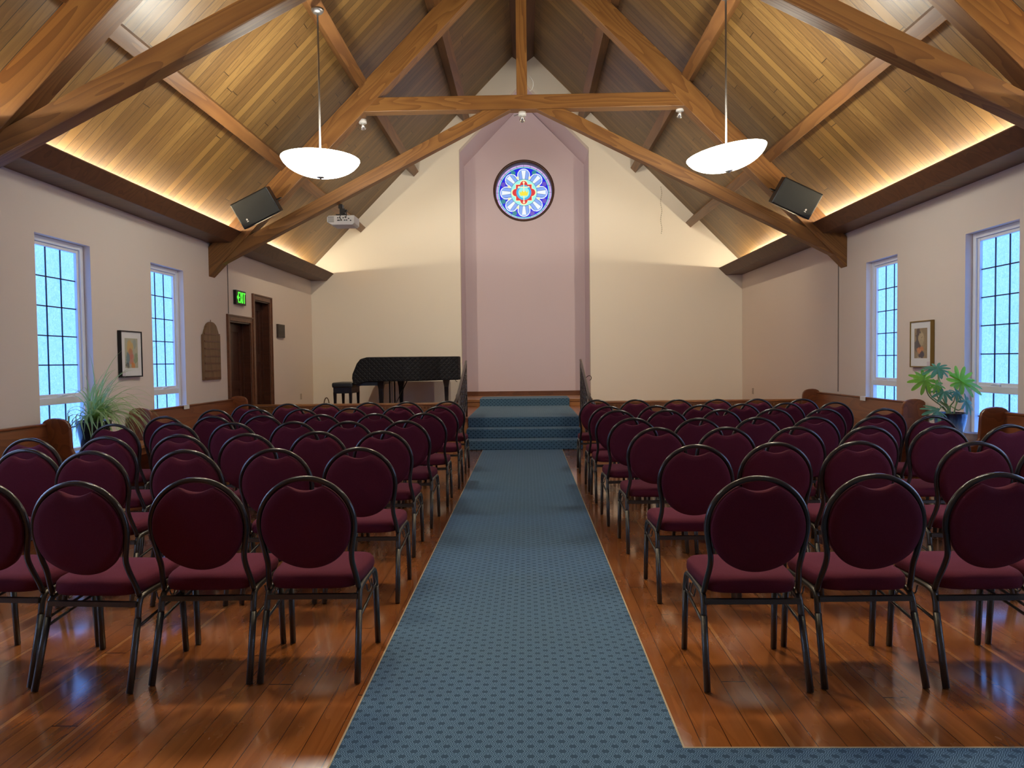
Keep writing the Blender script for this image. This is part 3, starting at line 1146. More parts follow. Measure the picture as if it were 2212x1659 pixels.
for r in (S * .995, S * .925, S * .885, S * .475):
    tube(bm, [(r * math.cos(2 * math.pi * k / 64), GD - .034, r * math.sin(2 * math.pi * k / 64)) for k in range(64)], .0045, 4, closed=True, up=(0, 1, 0))
for k in range(24):
    a = R(15 * k)
    tube(bm, [(S * .885 * math.cos(a), GD - .02, S * .885 * math.sin(a)), (S * math.cos(a), GD - .02, S * math.sin(a))], .004, 4)
for k in range(8):
    a = R(90 + 45 * k)
    ca, sa = math.cos(a), math.sin(a)
    for v0, v1 in ((-.026, -.055), (.026, .055), (-.10, -.12), (.10, .12)):
        P = [(S * .47 * ca - v0 * sa, GD - .032, S * .47 * sa + v0 * ca), (S * .78 * ca - v1 * sa, GD - .032, S * .78 * sa + v1 * ca)]
        tube(bm, P, .003, 4)
obj('leading', bm, M['lead'], rose)

# ------------------------------------------------------------------ things on the walls
def exit_sign():
    t = thing('exit_sign', 'dark exit sign with glowing green letters above the lower door', 'sign', (XL, 11.53, 2.50))
    bm = BM(); box(bm, 0, .05, -.20, .20, -.115, .115)
    obj('housing', bm, M['black'], t, bevel=.006)
    bm = BM(); box(bm, 0, .056, -.205, .205, .112, .122)
    obj('top_edge', bm, M['paper'], t)
    bm = BM()
    def bar(y0, z0, y1, z1, w=.018):
        d = Vector((y1 - y0, z1 - z0)).normalized()
        p = Vector((-d.y, d.x)) * w / 2
        prism(bm, [(y0 + p.x, z0 + p.y), (y1 + p.x, z1 + p.y), (y1 - p.x, z1 - p.y), (y0 - p.x, z0 - p.y)], lambda a, b, q: (.051 + .003 * q, a, b))
    L0, H0 = -.075, .078
    bar(-.115, L0 - .010, -.115, H0 + .010)
    for z in (L0, 0, H0):
        bar(-.105, z, -.062, z)
    bar(-.040, L0 - .01, .024, H0 + .01); bar(-.040, H0 + .01, .024, L0 - .01)
    bar(.056, L0 - .01, .056, H0 + .01)
    bar(.088, H0, .166, H0); bar(.127, L0 - .01, .127, H0 + .01)
    obj('letters', bm, M['exitgreen'], t)
    bm = BM()
    flat2 = [(-.172, -.0), (-.140, .035), (-.140, -.035)]
    prism(bm, flat2, lambda a, b, q: (.051 + .003 * q, a, b))
    obj('arrow', bm, M['exitgreen'], t)


exit_sign()

hb = thing('hymn_board', 'wooden hymn board with arched top and empty rails on the left wall', 'board', (XL, 10.445, 1.19))
prof = [(-.285, 0), (.285, 0), (.285, .66), (.24, .68), (.22, .72)] + [(.20 * math.cos(R(a)), .72 + .14 * math.sin(R(a))) for a in range(15, 166, 15)] + [(-.22, .72), (-.24, .68), (-.285, .66)]
m = Matrix(((0, 0, 1, 0), (0, 1, 0, 0), (-1, 0, 0, 0), (0, 0, 0, 1)))
bm = BM(); prism(bm, prof, lambda a, b, q: (-b, a, .004 + .034 * q))
obj('back_board', bm, M['boardwood'], hb, bevel=.004, mx=m)
for k in range(7):
    z = .03 + k * .108
    bm = BM(); box(bm, -z - .010, -z + .010, -.255, .255, .036, .046)
    obj('rail', bm, M['casing'], hb, mx=m)
bm = BM(); tube(bm, [(-.86, 0, .02), (-.89, 0, .02)], .006, 6); obj('finial', bm, M['boardwood'], hb, mx=m)

bm = BM(); box(bm, 0, .035, -.185, .185, -.125, .125)
for k in range(9):
    box(bm, .035, .039, -.17, .17, -.112 + k * .026, -.098 + k * .026)
tag(obj('wall_panel', bm, plain('brown grille', (.045, .03, .024), .5), bevel=.004, mx=Matrix.Translation((XL + .002, 13.455, 2.04))),
    'small dark brown grille panel on the left wall beyond the tall door', 'wall panel')


def art(name, base, blobs):
    n = N(name)
    x, y, z = n.xyz(n.obj())
    c = n.mix(n.noise(n.obj(), 9.0, 4.0, .6, .5), base[0], base[1])
    wob = n.mul(n.sub(n.noise(n.obj(), 16.0, 3.0), .5), .09)
    for cx_, cz_, rx, rz, col, st in blobs:
        dx = n.m_('DIVIDE', n.sub(n.add(y, wob), cx_), rx)
        dz = n.m_('DIVIDE', n.sub(n.add(z, wob), cz_), rz)
        d = n.add(n.mul(dx, dx), n.mul(dz, dz))
        f = n.ramp(d, [(.55, (st, st, st)), (1.0, (0, 0, 0))])
        c = n.mix(f, c, col)
    n.p(col=c, rough=.5)
    return n.m


def picture(sg, yc, zc, w, h, fcol, am, label, tagside):
    xw = XL if sg < 0 else XR
    s = -sg
    t = thing('framed_picture', label, 'picture', (xw, yc, zc), 0, 'framed pictures')
    bx = lambda bm, a, b, *r: box(bm, min(s * a, s * b), max(s * a, s * b), *r)
    d = .045
    f = .014
    bm = BM()
    for q in ((-w, -w + f, -h, h), (w - f, w, -h, h), (-w + f, w - f, -h, -h + f), (-w + f, w - f, h - f, h)):
        bx(bm, .003, d, *q)
    obj('frame', bm, fcol, t, bevel=.002)
    bm = BM(); bx(bm, .003, d - .010, -w + f, w - f, -h + f, h - f)
    obj('mat_board', bm, M['paper'], t)
    mw, mh = w * .60, h * .68
    bm = BM(); bx(bm, .02, d - .0085, -mw, mw, -mh + .02, mh)
    obj('artwork', bm, am, t)
    bm = BM(); bx(bm, .02, d - .007, *sorted((tagside * (w - f - .005), tagside * (w - f - .075))), -h + f + .004, -h + f + .055)
    obj('caption_card', bm, plain('caption card', (.66, .60, .64), .6), t)


M['art1'] = art('abstract watercolour', ((.36, .40, .33), (.50, .46, .30)), [
    (-.03, .09, .07, .09, (.62, .40, .12), .8), (-.02, .0, .05, .08, (.50, .16, .10), .7), (.0, -.07, .06, .08, (.55, .17, .13), .75),
    (-.08, -.06, .04, .10, (.12, .22, .26), .8), (.03, -.14, .06, .05, (.66, .22, .04), .8), (.09, -.05, .04, .07, (.16, .26, .12), .6), (-.09, -.14, .05, .04, (.06, .06, .07), .7), (.07, .12, .04, .06, (.30, .36, .32), .7)])
M['art2'] = art('abstract figure painting', ((.22, .16, .10), (.42, .32, .19)), [
    (.05, .06, .06, .16, (.07, .055, .07), .85), (.09, -.02, .05, .08, (.09, .09, .10), .8), (-.01, .07, .065, .085, (.52, .42, .26), .9), (-.02, .02, .045, .04, (.40, .33, .22), .8),
    (.0, -.055, .07, .035, (.58, .22, .09), .85), (.03, -.075, .06, .03, (.62, .28, .13), .8), (-.01, -.12, .07, .05, (.05, .05, .09), .85), (-.03, .075, .02, .014, (.16, .11, .07), .7), (.03, -.175, .06, .025, (.5, .47, .38), .7)])
picture(-1, 8.285, 1.553, .225, .272, M['black'], M['art1'], 'black framed bright abstract watercolour between the two left windows', -1)
picture(1, 8.465, 1.56, .225, .275, plain('dull gold frame', (.26, .17, .045), .4, .5), M['art2'], 'gold framed brown and orange painting between the two right windows', -1)

for x, y, z, lab in ((XL, 14.63, .73, 'small wall socket plate on the left wall beside the stage'), (XR, 14.75, .735, 'small wall socket plate on the right wall beside the stage')):
    s = 1 if x < 0 else -1
    bm = BM(); box(bm, *sorted((s * .001, s * .012)), -.04, .04, -.06, .06)
    box(bm, *sorted((s * .012, s * .015)), -.018, .018, -.04, .04)
    tag(obj('wall_socket', bm, plain('ivory plate', (.42, .34, .27), .5), bevel=.002, mx=Matrix.Translation((x, y, z))), lab, 'socket', 'wall sockets')


# ------------------------------------------------------------------ pews along the walls
def pew(sg, y0, y1, label):
    xw = XL if sg < 0 else XR
    s = -sg
    t = thing('pew', label, 'pew', (xw + s * .045, y0, 0), 0, 'wall pews')
    L = y1 - y0
    mr = Matrix.Rotation(R(90), 4, 'Z')         # local x -> room y
    inv = mr.inverted()
    def part(name, poly, a, b, bev=.006):
        bm = BM()
        prism(bm, poly, lambda p, q, u: inv @ Vector((s * p, a + (b - a) * u, q)))
        return obj(name, bm, M['pewwood'], t, bevel=bev, mx=mr)
    part('backrest', [(.09, .38), (.115, .38), (.035, .865), (.008, .865)], .04, L - .04)
    part('top_rail', [(.0, .85), (.05, .85), (.05, .872), (.0, .872)], .04, L - .04)
    part('seat', [(.10, .425), (.47, .44), (.475, .475), (.11, .46)], .04, L - .04, .01)
    part('seat_apron', [(.40, .33), (.425, .33), (.425, .435), (.40, .435)], .04, L - .04)
    end = [(.0, 0), (.46, 0), (.47, .30), (.46, .49), (.40, .53), (.31, .56), (.278, .62), (.27, .78), (.266, .83), (.255, .865), (.232, .892), (.20, .908), (.16, .917), (.11, .92), (.06, .915), (.025, .90), (.0, .88)]
    ends = [part('end_panel', end, 0, .045, .012), part('end_panel', end, L - .045, L, .012)]
    return t


pew(-1, 8.17, 11.06, 'long brown wooden pew under the left window next to the lower door')
pew(-1, 3.6, 6.73, 'brown wooden pew at the left edge with its rounded end by the grassy plant')
pew(1, 8.33, 11.36, 'long brown wooden pew under the right window with rounded end by the stage')
pew(1, 3.6, 6.95, 'brown wooden pew at the right edge with its rounded end near the leafy plant')
for sg, y, lab in ((-1, 9.47, 'small white paper label on the left pew back'), (1, 9.76, 'small white paper label on the right pew back')):
    xw = XL if sg < 0 else XR
    s = -sg
    bm = BM(); box(bm, *sorted((0, s * .004)), -.075, .075, -.032, .02)
    box(bm, *sorted((-s * .05, s * .004)), -.075, .075, .02, .023)
    tag(obj('paper_label', bm, M['paper'], mx=Matrix.Translation((xw + s * .10, y, .853))), lab, 'label', 'labels on the pews')


# ------------------------------------------------------------------ plants
def stand(xc, y0, y1, ztop, label):
    t = thing('plant_table', label, 'table', (xc, (y0 + y1) / 2, 0), 0, 'plant tables under the windows')
    h = (y1 - y0) / 2
    bm = BM(); box(bm, -.22, .22, -h, h, ztop - .035, ztop); obj('table_top', bm, M['stagewood'], t, bevel=.005)
    bm = BM(); box(bm, -.19, .19, -h + .03, h - .03, ztop - .11, ztop - .035); obj('apron', bm, M['pewwood'], t)
    for a in (-1, 1):
        for b in (-1, 1):
            bm = BM(); box(bm, a * .175 - .02, a * .175 + .02, b * (h - .05) - .02, b * (h - .05) + .02, 0, ztop - .035)
            obj('leg', bm, M['pewwood'], t)


stand(-4.41, 6.80, 8.08, .55, 'low wooden table under the left window holding the grassy plant')
stand(4.40, 7.02, 8.20, .55, 'low wooden table under the right window holding the blue pot')


def leafmat(name, a, b):
    n = N(name)
    f = n.noise(n.obj(), 14.0, 2.0)
    n.p(col=n.mix(f, a, b), rough=.38, sub=0.0)
    tr = n.t.nodes.new('ShaderNodeBsdfTranslucent')
    tr.inputs[0].default_value = (*[min(1, v * 1.8) for v in b], 1)
    ms = n.t.nodes.new('ShaderNodeMixShader')
    ms.inputs[0].default_value = .35
    n.t.links.new(n.b.outputs[0], ms.inputs[1])
    n.t.links.new(tr.outputs[0], ms.inputs[2])
    n.t.links.new(ms.outputs[0], n.out.inputs[0])
    return n.m


M['grass'] = leafmat('grass blades', (.16, .30, .08), (.42, .58, .24))
M['leaf'] = leafmat('lobed leaf', (.12, .42, .04), (.30, .68, .08))
M['leaf2'] = leafmat('dark lobed leaf', (.06, .24, .13), (.14, .38, .24))
M['stem'] = plain('green stem', (.42, .56, .26), .5)
M['soil'] = plain('soil', (.03, .02, .013), .9)
M['darkpot'] = plain('dark glazed pot', (.012, .016, .026), .2, coat=.4)

g = thing('potted_plant', 'dark pot with long arching grassy leaves in front of the left window', 'plant', (-4.42, 7.12, .552))
bm = BM(); lathe(bm, [(0, 0), (.10, 0), (.115, .03), (.15, .22), (.165, .29), (.165, .31), (.15, .31), (.145, .27), (0, .265)], 32)
obj('pot', bm, M['darkpot'], g, smooth=True)
bm = BM(); lathe(bm, [(0, .27), (.146, .27), (0, .285)], 24); obj('soil', bm, M['soil'], g)
bm = BM()
for i in range(170):
    a = rnd.uniform(0, 2 * math.pi)
    if math.cos(a) < -.3:
        a += math.pi
    Ln = rnd.uniform(.38, .86)
    lean = rnd.uniform(.2, 1.5)
    dv = Vector((math.cos(a), math.sin(a) * 1.1, 0))
    if dv.x < 0:
        dv.x *= .35
    base = Vector((rnd.uniform(-.05, .05), rnd.uniform(-.05, .05), .28))
    p = base.copy()
    v = (dv * lean * .75 + Vector((0, 0, 1))).normalized()
    wd_ = rnd.uniform(.005, .010)
    pv = None
    N_ = 12
    sidev = dv.cross(Vector((0, 0, 1))).normalized()
    for k in range(N_ + 1):
        q = k / N_
        w = wd_ * (1 - q ** 2.2) + .0006
        A = bm.verts.new(p + sidev * w)
        Bv = bm.verts.new(p + Vector((0, 0, w * .35)))
        Cv = bm.verts.new(p - sidev * w)
        if pv:
            bm.faces.new((pv[0], A, Bv, pv[1]))
            bm.faces.new((pv[1], Bv, Cv, pv[2]))
        pv = (A, Bv, Cv)
        p = p + v * (Ln / N_)
        p.x = max(p.x, -.262)
        p.z = max(p.z, .012)
        if p.z < .42:
            p.y = min(max(p.y, -.34), .95)
        v = (v + Vector((0, 0, -1)) * (.16 + .12 * q) * (.6 + lean * .5)).normalized()
obj('foliage', bm, M['grass'], g, smooth=True)

# blue glazed pot with lobed leaves
n = N('blue drip glaze')
x_, y_, z_ = n.xyz(n.obj())
dr = n.add(z_, n.mul(n.sub(n.noise(n.vec(n.mul(x_, 30.0), n.mul(y_, 30.0), n.mul(z_, 6.0)), 1.0, 3.0), .5), .10))
n.p(col=n.ramp(n.m_('DIVIDE', dr, .30), [(.0, (.30, .33, .28)), (.45, (.32, .42, .42)), (.60, (.10, .24, .42)), (.78, (.02, .06, .16)), (.95, (.008, .015, .035))]), rough=.15, coat=.5)
M['bluepot'] = n.m
LP = Vector((4.328, 7.32, .552))
g = thing('potted_plant', 'blue drip glazed pot with a lobed leaf plant by the right window', 'plant', LP)
bm = BM(); lathe(bm, [(0, 0), (.085, 0), (.095, .02), (.105, .05), (.135, .16), (.148, .24), (.15, .275), (.155, .285), (.14, .285), (.135, .25), (0, .245)], 36)
obj('pot', bm, M['bluepot'], g, smooth=True)
bm = BM(); lathe(bm, [(0, .25), (.137, .25), (0, .262)], 24); obj('soil', bm, M['soil'], g)


def lobed_leaf(size, base, direction, normal, droop, mat, lobes=9):
    d = Vector(direction).normalized()
    nn = Vector(normal)
    nn = (nn - d * nn.dot(d)).normalized()
    sv = nn.cross(d)
    bm = BM()
    out = []
    K = 90
    for k in range(K + 1):
        f = -1 + 2 * k / K
        ang = f * R(150)
        env = (.55 + .45 * math.cos(ang * .6))
        lob = abs(math.cos(f * lobes * math.pi / 2))
        r = size * env * (.36 + .64 * lob ** 1.1)
        out.append((r, ang))
    c = bm.verts.new(Vector(base))
    mids, rim = [], []
    for r, ang in out:
        for fr, lst in ((.5, mids), (1.0, rim)):
            rr = r * fr
            u = rr * math.cos(ang)
            v = rr * math.sin(ang)
            h = -droop * (rr / size) ** 2 * size + .05 * size * abs(math.sin(ang * 3.5)) * fr
            lst.append(bm.verts.new(Vector(base) + d * u + sv * v + nn * h))
    for i in range(K):
        bm.faces.new((c, mids[i], mids[i + 1]))
        bm.faces.new((mids[i], rim[i], rim[i + 1], mids[i + 1]))
    return obj('leaf', bm, mat, g, smooth=True)


W = lambda *p: Vector(p) - LP
LEAVES = [  # end of the stalk, direction, normal, size, droop, material
    ((4.43, 7.30, 1.150), (.72, -.1, -.12), (-.12, -.62, .78), .22, .25, 'leaf'),
    ((4.43, 7.32, 1.152), (-.30, .1, .85), (-.85, -.45, -.1), .17, .15, 'leaf'),
    ((4.19, 7.30, 1.285), (-.85, -.2, -.02), (-.05, -.42, .9), .17, .40, 'leaf2'),
    ((4.20, 7.34, 1.285), (.75, .1, .38), (-.35, -.5, .7), .13, .2, 'leaf2'),
    ((4.03, 7.25, 1.175), (-.62, -.25, -.35), (-.1, -.9, .45), .17, .3, 'leaf'),
    ((4.05, 7.32, 1.170), (.30, -.1, .62), (-.6, -.7, .3), .13, .25, 'leaf'),
    ((4.18, 7.18, 1.060), (-.45, -.35, -.42), (-.1, -.7, .65), .13, .35, 'leaf2'),
    ((4.31, 7.20, 1.055), (.25, -.3, -.45), (.3, -.75, .5), .11, .35, 'leaf2'),
    ((4.42, 7.22, .965), (.32, -.2, -.75), (.55, -.75, .2), .16, .2, 'leaf2'),
    ((4.08, 7.10, .870), (-.70, -.2, .05), (.05, -.6, .75), .16, .40, 'leaf2'),
    ((4.12, 7.22, 1.13), (.55, -.3, -.5), (.2, -.85, .45), .12, .3, 'leaf'),
]
for e_, d_, n_, s_, dr_, m_ in LEAVES:
    lobed_leaf(s_, W(*e_), d_, n_, dr_, M[m_])
    b0 = Vector((rnd.uniform(-.03, .03), rnd.uniform(-.03, .03), .25))
    e1 = W(*e_)
    mid = (b0 + e1) / 2 + Vector((.25 * (e1.x - b0.x) + rnd.uniform(-.02, .02), 0, -.02 if e1.z < .5 else .03))
    bm = BM(); tube(bm, smooth_path([b0, b0 + Vector(((mid.x - b0.x) * .35, 0, .10)), mid, e1], 5), .0075, 6, taper=lambda q: 1.1 - .5 * q)
    obj('stem', bm, M['stem'], g, smooth=True)

bm = BM(); lathe(bm, [(0, 0), (.075, 0), (.085, .05), (.095, .09), (.10, .095), (.088, .095), (.08, .075), (0, .07)], 28)
tag(obj('flower_pot', bm, plain('pale pot', (.62, .58, .60), .5), smooth=True, mx=Matrix.Translation((4.46, 7.13, .552))), 'small pale empty pot beside the blue glazed pot', 'pot')
bm = BM(); box(bm, -.02, .02, -.05, .05, 0, .10)
tag(obj('water_carton', bm, plain('pale blue carton', (.35, .45, .58), .5), mx=Matrix.Translation((4.60, 7.09, .552))), 'small pale blue carton at the end of the plant table', 'carton')

# ------------------------------------------------------------------ piano, bench, basket
M['cover'] = None
n = N('black quilted cover')
x_, y_, z_ = n.xyz(n.obj())
qa = n.abs(n.m_('SINE', n.mul(n.add(x_, z_), 34.0)))
qb = n.abs(n.m_('SINE', n.mul(n.sub(x_, z_), 34.0)))
qq = n.m_('MINIMUM', qa, qb)
n.p(col=(.006, .0065, .010), rough=.65, spec=.3)
n.bump(n.m_('POWER', qq, .4), .5, .02)
M['cover'] = n.m
M['ebony'] = plain('black lacquer', (.008, .009, .012), .22, coat=.3)
PY = 13.45
pi = thing('grand_piano', 'black grand piano under a quilted cover on the left side of the stage', 'piano', (-2.4, PY, ST + .002))
zz = lambda h: h - ST
xx = lambda X: X + 2.4
bm = BM()
plan = [(-3.04, 0), (-2.35, 0), (-2.05, .10), (-1.85, .30), (-1.70, .48), (-1.50, .56), (-1.36, .66), (-1.33, .85), (-1.37, 1.15), (-1.45, 1.42), (-3.04, 1.42)]
prism(bm, plan, lambda a, b, t: (xx(a), b, zz(1.05 + .47 * t)))
prism(bm, [(-3.02, 1.05), (-3.02, 1.52), (-3.05, 1.518), (-3.17, 1.485), (-3.24, 1.40), (-3.325, 1.20), (-3.335, 1.12), (-3.31, 1.00), (-3.26, .985), (-3.06, 1.045)],
      lambda a, b, t: (xx(a), 1.42 * t, zz(b)))
obj('cover', bm, M['cover'], pi, bevel=.02)
bm = BM(); box(bm, xx(-3.26), xx(-2.85), .04, 1.38, zz(.975), zz(1.04)); obj('keybed', bm, M['ebony'], pi)
for lx, ly, w in ((-2.80, .12, .045), (-2.62, 1.30, .05), (-1.62, .85, .045)):
    bm = BM()
    for z0, z1, a, b in ((0, .06, .028, .028), (.06, .46, .03, w), (.46, .60, w, w * 1.5)):
        A = [bm.verts.new((xx(lx) + sx * a, ly + sy * a, z0)) for sx, sy in ((-1, -1), (1, -1), (1, 1), (-1, 1))]
        B = [bm.verts.new((xx(lx) + sx * b, ly + sy * b, z1)) for sx, sy in ((-1, -1), (1, -1), (1, 1), (-1, 1))]
        bm.faces.new(A[::-1]); bm.faces.new(B)
        for i in range(4):
            bm.faces.new((A[i], A[(i + 1) % 4], B[(i + 1) % 4], B[i]))
    obj('leg', bm, M['ebony'], pi)
bm = BM()
for dx in (-.05, .05):
    box(bm, xx(-2.70) + dx - .012, xx(-2.70) + dx + .012, .70, .74, .10, .60)
box(bm, xx(-2.70) - .10, xx(-2.70) + .10, .60, .80, .06, .12)
tube(bm, [(xx(-2.66), .78, .10), (xx(-2.42), .9, .60)], .010, 6)
obj('pedal_lyre', bm, M['ebony'], pi)
bm = BM(); tube(bm, [(xx(-2.70), .69, .12), (xx(-2.70), .69, .58)], .014, 8); obj('pedal_rod', bm, M['steel'], pi)

pb = thing('piano_bench', 'black cushioned piano bench at the keyboard end of the piano', 'bench', (-3.53, 13.82, ST + .002))
bm = BM(); box(bm, -.20, .20, -.36, .36, .49, .59); obj('cushion', bm, plain('black leather', (.018, .022, .028), .38), pb, bevel=.03)
bm = BM(); box(bm, -.175, .175, -.33, .33, .38, .49); obj('apron', bm, M['ebony'], pb)
for a in (-1, 1):
    for b in (-1, 1):
        bm = BM()
        A = [bm.verts.new((a * .15 + u * .016, b * .305 + v * .016, 0)) for u, v in ((-1, -1), (1, -1), (1, 1), (-1, 1))]
        B = [bm.verts.new((a * .15 + u * .028, b * .305 + v * .028, .40)) for u, v in ((-1, -1), (1, -1), (1, 1), (-1, 1))]
        bm.faces.new(A[::-1]); bm.faces.new(B)
        for i in range(4):
            bm.faces.new((A[i], A[(i + 1) % 4], B[(i + 1) % 4], B[i]))
        obj('leg', bm, M['ebony'], pb)

bk = thing('basket', 'brown wicker basket with a hooped handle behind the stage rail beside the bench', 'basket', (-3.62, 12.72, ST + .002))
mw_ = plain('wicker', (.12, .065, .03), .7)
bm = BM(); lathe(bm, [(0, 0), (.10, 0), (.13, .12), (.14, .14), (.125, .14), (.09, .015), (0, .015)], 24); obj('bowl', bm, mw_, bk)
bm = BM(); tube(bm, [(.05 * math.cos(R(a)), 0, .14 + .20 * math.sin(R(a)) ** .8) for a in range(0, 181, 12)], .010, 6); obj('handle', bm, mw_, bk, smooth=True)


# ------------------------------------------------------------------ chairs
def chair_proto():
    t = thing('banquet_chair', '', 'chair', (0, 0, 0), 0, 'maroon round back chairs in rows')
    yl = lambda z: -.125 - .075 * min(1, max(0, (z - .40) / .18)) - .035 * max(0, (z - .58) / .34)
    # back hoop
    half = [(.204, .395), (.199, .45), (.190, .52), (.192, .575), (.203, .64), (.2115, .70)]
    arc = [(.2115 * math.cos(R(a)), .705 + .2095 * math.sin(R(a))) for a in range(15, 166, 15)]
    pts = half + arc + [(-x, z) for x, z in half[::-1]]
    bm = BM()
    tube(bm, smooth_path([(x, yl(z), z) for x, z in pts], 3), .0125, 8, r2=.0125, up=(1, 0, 0))
    obj('back_frame', bm, M['hoop'], t, smooth=True)
    # back pad
    bm = BM()
    cz, rp, th = .700, .1995, .024
    out = []
    K = 88
    for k in range(K):
        a = 2 * math.pi * k / K + math.pi / 2
        ca, sa = math.cos(a), math.sin(a)
        r = rp
        if sa > .8:
            lo, hi = 0, rp
            for _ in range(25):
                m_ = (lo + hi) / 2
                x, z = m_ * ca, m_ * sa
                if z > .160 + 3.9 * x * x:
                    hi = m_
                else:
                    lo = m_
            r = min(rp, lo)
        out.append((r * ca, r * sa))
    rings = []
    for sc_, dy in ((.80, -th - .006), (.965, -th - .003), (.99, -th * .8), (1.0, -th * .3), (.985, th * .6), (.93, th + .004), (.7, th + .014)):
        rings.append([bm.verts.new((x * sc_, yl(cz + z * sc_) + dy, cz + z * sc_)) for x, z in out])
    for a, b in zip(rings, rings[1:]):
        for k in range(K):
            bm.faces.new((a[k], a[(k + 1) % K], b[(k + 1) % K], b[k]))
    c0 = bm.verts.new((0, yl(cz) - th - .008, cz)); c1 = bm.verts.new((0, yl(cz) + th + .018, cz))
    for k in range(K):
        bm.faces.new((rings[0][(k + 1) % K], rings[0][k], c0))
        bm.faces.new((rings[-1][k], rings[-1][(k + 1) % K], c1))
    obj('backrest', bm, M['seat'], t, smooth=True)
    # seat cushion
    bm = BM()
    K = 48
    def outl(sc_):
        L_ = []
        for k in range(K):
            a = 2 * math.pi * k / K
            ca, sa = math.cos(a), math.sin(a)
            e = 2 / 5.0
            x = math.copysign(abs(ca) ** e, ca)
            y = math.copysign(abs(sa) ** e, sa)
            w = .213 + .012 * y
            L_.append((x * w * sc_, .040 + y * .205 * sc_))
        return L_
    rings = []
    for sc_, z in ((.90, .398), (.97, .402), (1.0, .418), (1.0, .435), (.985, .452), (.94, .464), (.75, .472), (.4, .476)):
        rings.append([bm.verts.new((x, y, z - .006 * (1 if y > .1 else 0) * 0)) for x, y in outl(sc_)])
    for a, b in zip(rings, rings[1:]):
        for k in range(K):
            bm.faces.new((a[k], a[(k + 1) % K], b[(k + 1) % K], b[k]))
    bm.faces.new(rings[0][::-1]); bm.faces.new(rings[-1])
    obj('seat', bm, M['seat'], t, smooth=True)
    # legs: each side an inverted U of bent tube, split at the top bend
    for s in (-1, 1):
        top = smooth_path([(s * .214, .205, .30), (s * .212, .195, .365), (s * .208, .16, .392), (s * .204, .02, .392), (s * .206, -.10, .388), (s * .208, -.135, .36), (s * .210, -.150, .30)], 4)
        bm = BM(); tube(bm, top, .0135, 8, up=(1, 0, 0)); obj('side_rail', bm, M['frame'], t, smooth=True)
        bm = BM(); tube(bm, [(s * .214, .205, .30), (s * .2165, .225, .004)], .0145, 8, up=(1, 0, 0)); obj('leg', bm, M['frame'], t, smooth=True)
        bm = BM(); tube(bm, [(s * .210, -.150, .30), (s * .2165, -.235, .004)], .0145, 8, up=(1, 0, 0), r2=.0155); obj('leg', bm, M['frame'], t, smooth=True)
        bm = BM(); tube(bm, [(s * .2125, .203, .305), (s * .211, -.158, .262)], .007, 6); obj('stretcher', bm, M['frame'], t, smooth=True)
        bm = BM()
        tube(bm, smooth_path([(s * .215, .14, .385), (s * .228, .14, .335), (s * .222, .10, .325), (s * .216, .09, .37)], 4), .0035, 5)
        obj('link_hook', bm, M['frame'], t, smooth=True)
        bm = BM()
        tube(bm, smooth_path([(s * .215, .04, .385), (s * .226, .04, .345), (s * .220, .0, .335), (s * .214, -.01, .375)], 4), .0035, 5)
        obj('link_hook', bm, M['frame'], t, smooth=True)
    bm = BM(); box(bm, -.204, .204, -.158, -.138, .352, .374); obj('rear_rail', bm, M['frame'], t)
    bm = BM(); box(bm, -.206, .206, .165, .185, .378, .398); obj('front_rail', bm, M['frame'], t)
    return t


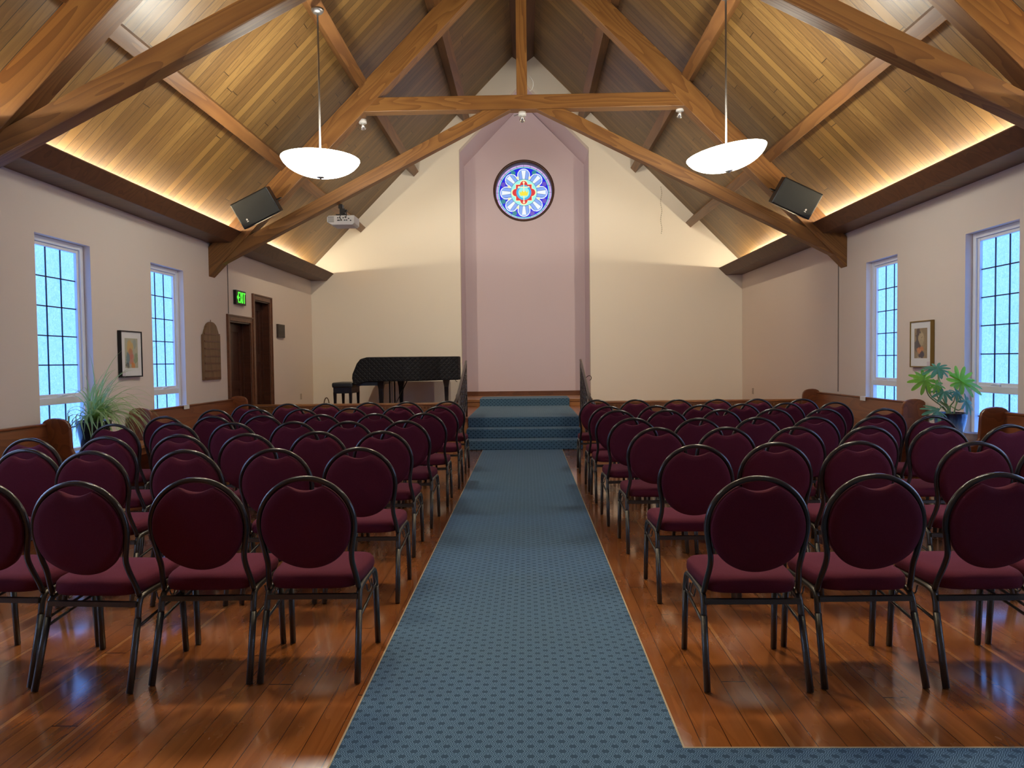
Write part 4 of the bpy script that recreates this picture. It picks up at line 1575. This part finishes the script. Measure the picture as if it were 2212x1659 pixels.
SEATS = {  # side -> row counted from the stage -> list of (x of the back, y of the back), aisle seat first
    'left': {1: [(-1.00, 8.90), (-1.50, 8.82), (-1.97, 8.82), (-2.48, 8.68), (-2.92, 8.70), (-3.39, 8.62)],
             2: [(-.98, 7.83), (-1.44, 7.98), (-1.95, 7.78), (-2.47, 7.70), (-2.96, 7.70), (-3.39, 7.72)],
             3: [(-1.00, 6.85), (-1.47, 6.84), (-1.99, 6.79), (-2.55, 6.76), (-2.97, 6.74), (-3.40, 6.76)],
             4: [(-1.04, 5.98), (-1.52, 5.97), (-2.00, 6.01), (-2.51, 5.97), (-3.02, 5.98), (-3.52, 5.94)],
             5: [(-1.05, 5.09), (-1.51, 5.11), (-2.00, 5.01), (-2.46, 4.98), (-2.95, 4.89), (-3.45, 4.82)],
             6: [(-.99, 4.11), (-1.48, 4.10), (-2.00, 4.08), (-2.55, 4.06), (-2.98, 4.19)],
             7: [(-.98, 3.075), (-1.43, 3.06), (-1.945, 2.99), (-2.42, 3.05)]},
    'right': {1: [(.87, 8.83), (1.35, 8.80), (1.85, 8.72), (2.32, 8.70), (2.78, 8.67), (3.31, 8.57)],
              2: [(.875, 7.58), (1.385, 7.60), (1.87, 7.65), (2.355, 7.78), (2.87, 7.88), (3.41, 7.90)],
              3: [(.89, 6.96), (1.37, 6.945), (1.89, 6.92), (2.41, 6.95), (2.87, 6.92), (3.42, 6.83)],
              4: [(.90, 6.01), (1.43, 5.93), (1.93, 5.96), (2.405, 5.96), (2.905, 5.94), (3.38, 5.95)],
              5: [(.945, 5.15), (1.44, 5.13), (1.93, 5.11), (2.445, 5.10), (2.94, 5.08), (3.44, 5.10)],
              6: [(.975, 4.09), (1.46, 4.17), (1.95, 4.19), (2.58, 4.11), (2.99, 4.14)],
              7: [(.97, 2.98), (1.475, 3.01), (1.99, 3.015), (2.47, 3.03)]}}
ROWN = ['', 'row nearest the stage', 'second row from the stage', 'third row from the stage', 'fourth row from the stage', 'fifth row from the stage',
        'sixth row from the stage', 'row farthest from the stage']
SEATN = ['aisle seat', 'second from the aisle', 'third from the aisle', 'fourth from the aisle', 'fifth from the aisle', 'sixth from the aisle']
YAW = {('left', 7, 2): 3, ('left', 7, 3): 3, ('right', 2, 4): -2, ('right', 2, 5): -2, ('right', 7, 2): -1}
proto = chair_proto()
first = True
for side in ('left', 'right'):
    for row, seats in SEATS[side].items():
        prev = 0
        for i, (x, y) in enumerate(seats):
            prev = max(abs(x), prev + .477) if i else abs(x)
            x = math.copysign(prev, x)
            rz = R(YAW.get((side, row, i), rnd.uniform(-1.2, 1.2)) * -1)
            off = Matrix.Rotation(rz, 3, 'Z') @ Vector((0, .235, 0))
            lab = f'maroon round-back chair {side} of the carpet, {SEATN[i]}, {ROWN[row]}'
            if first:
                proto.location = (x + off.x, y + off.y, 0)
                proto.rotation_euler = (0, 0, rz)
                proto['label'] = lab
                first = False
            else:
                dup(proto, (x + off.x, y + off.y, 0), rz, lab)
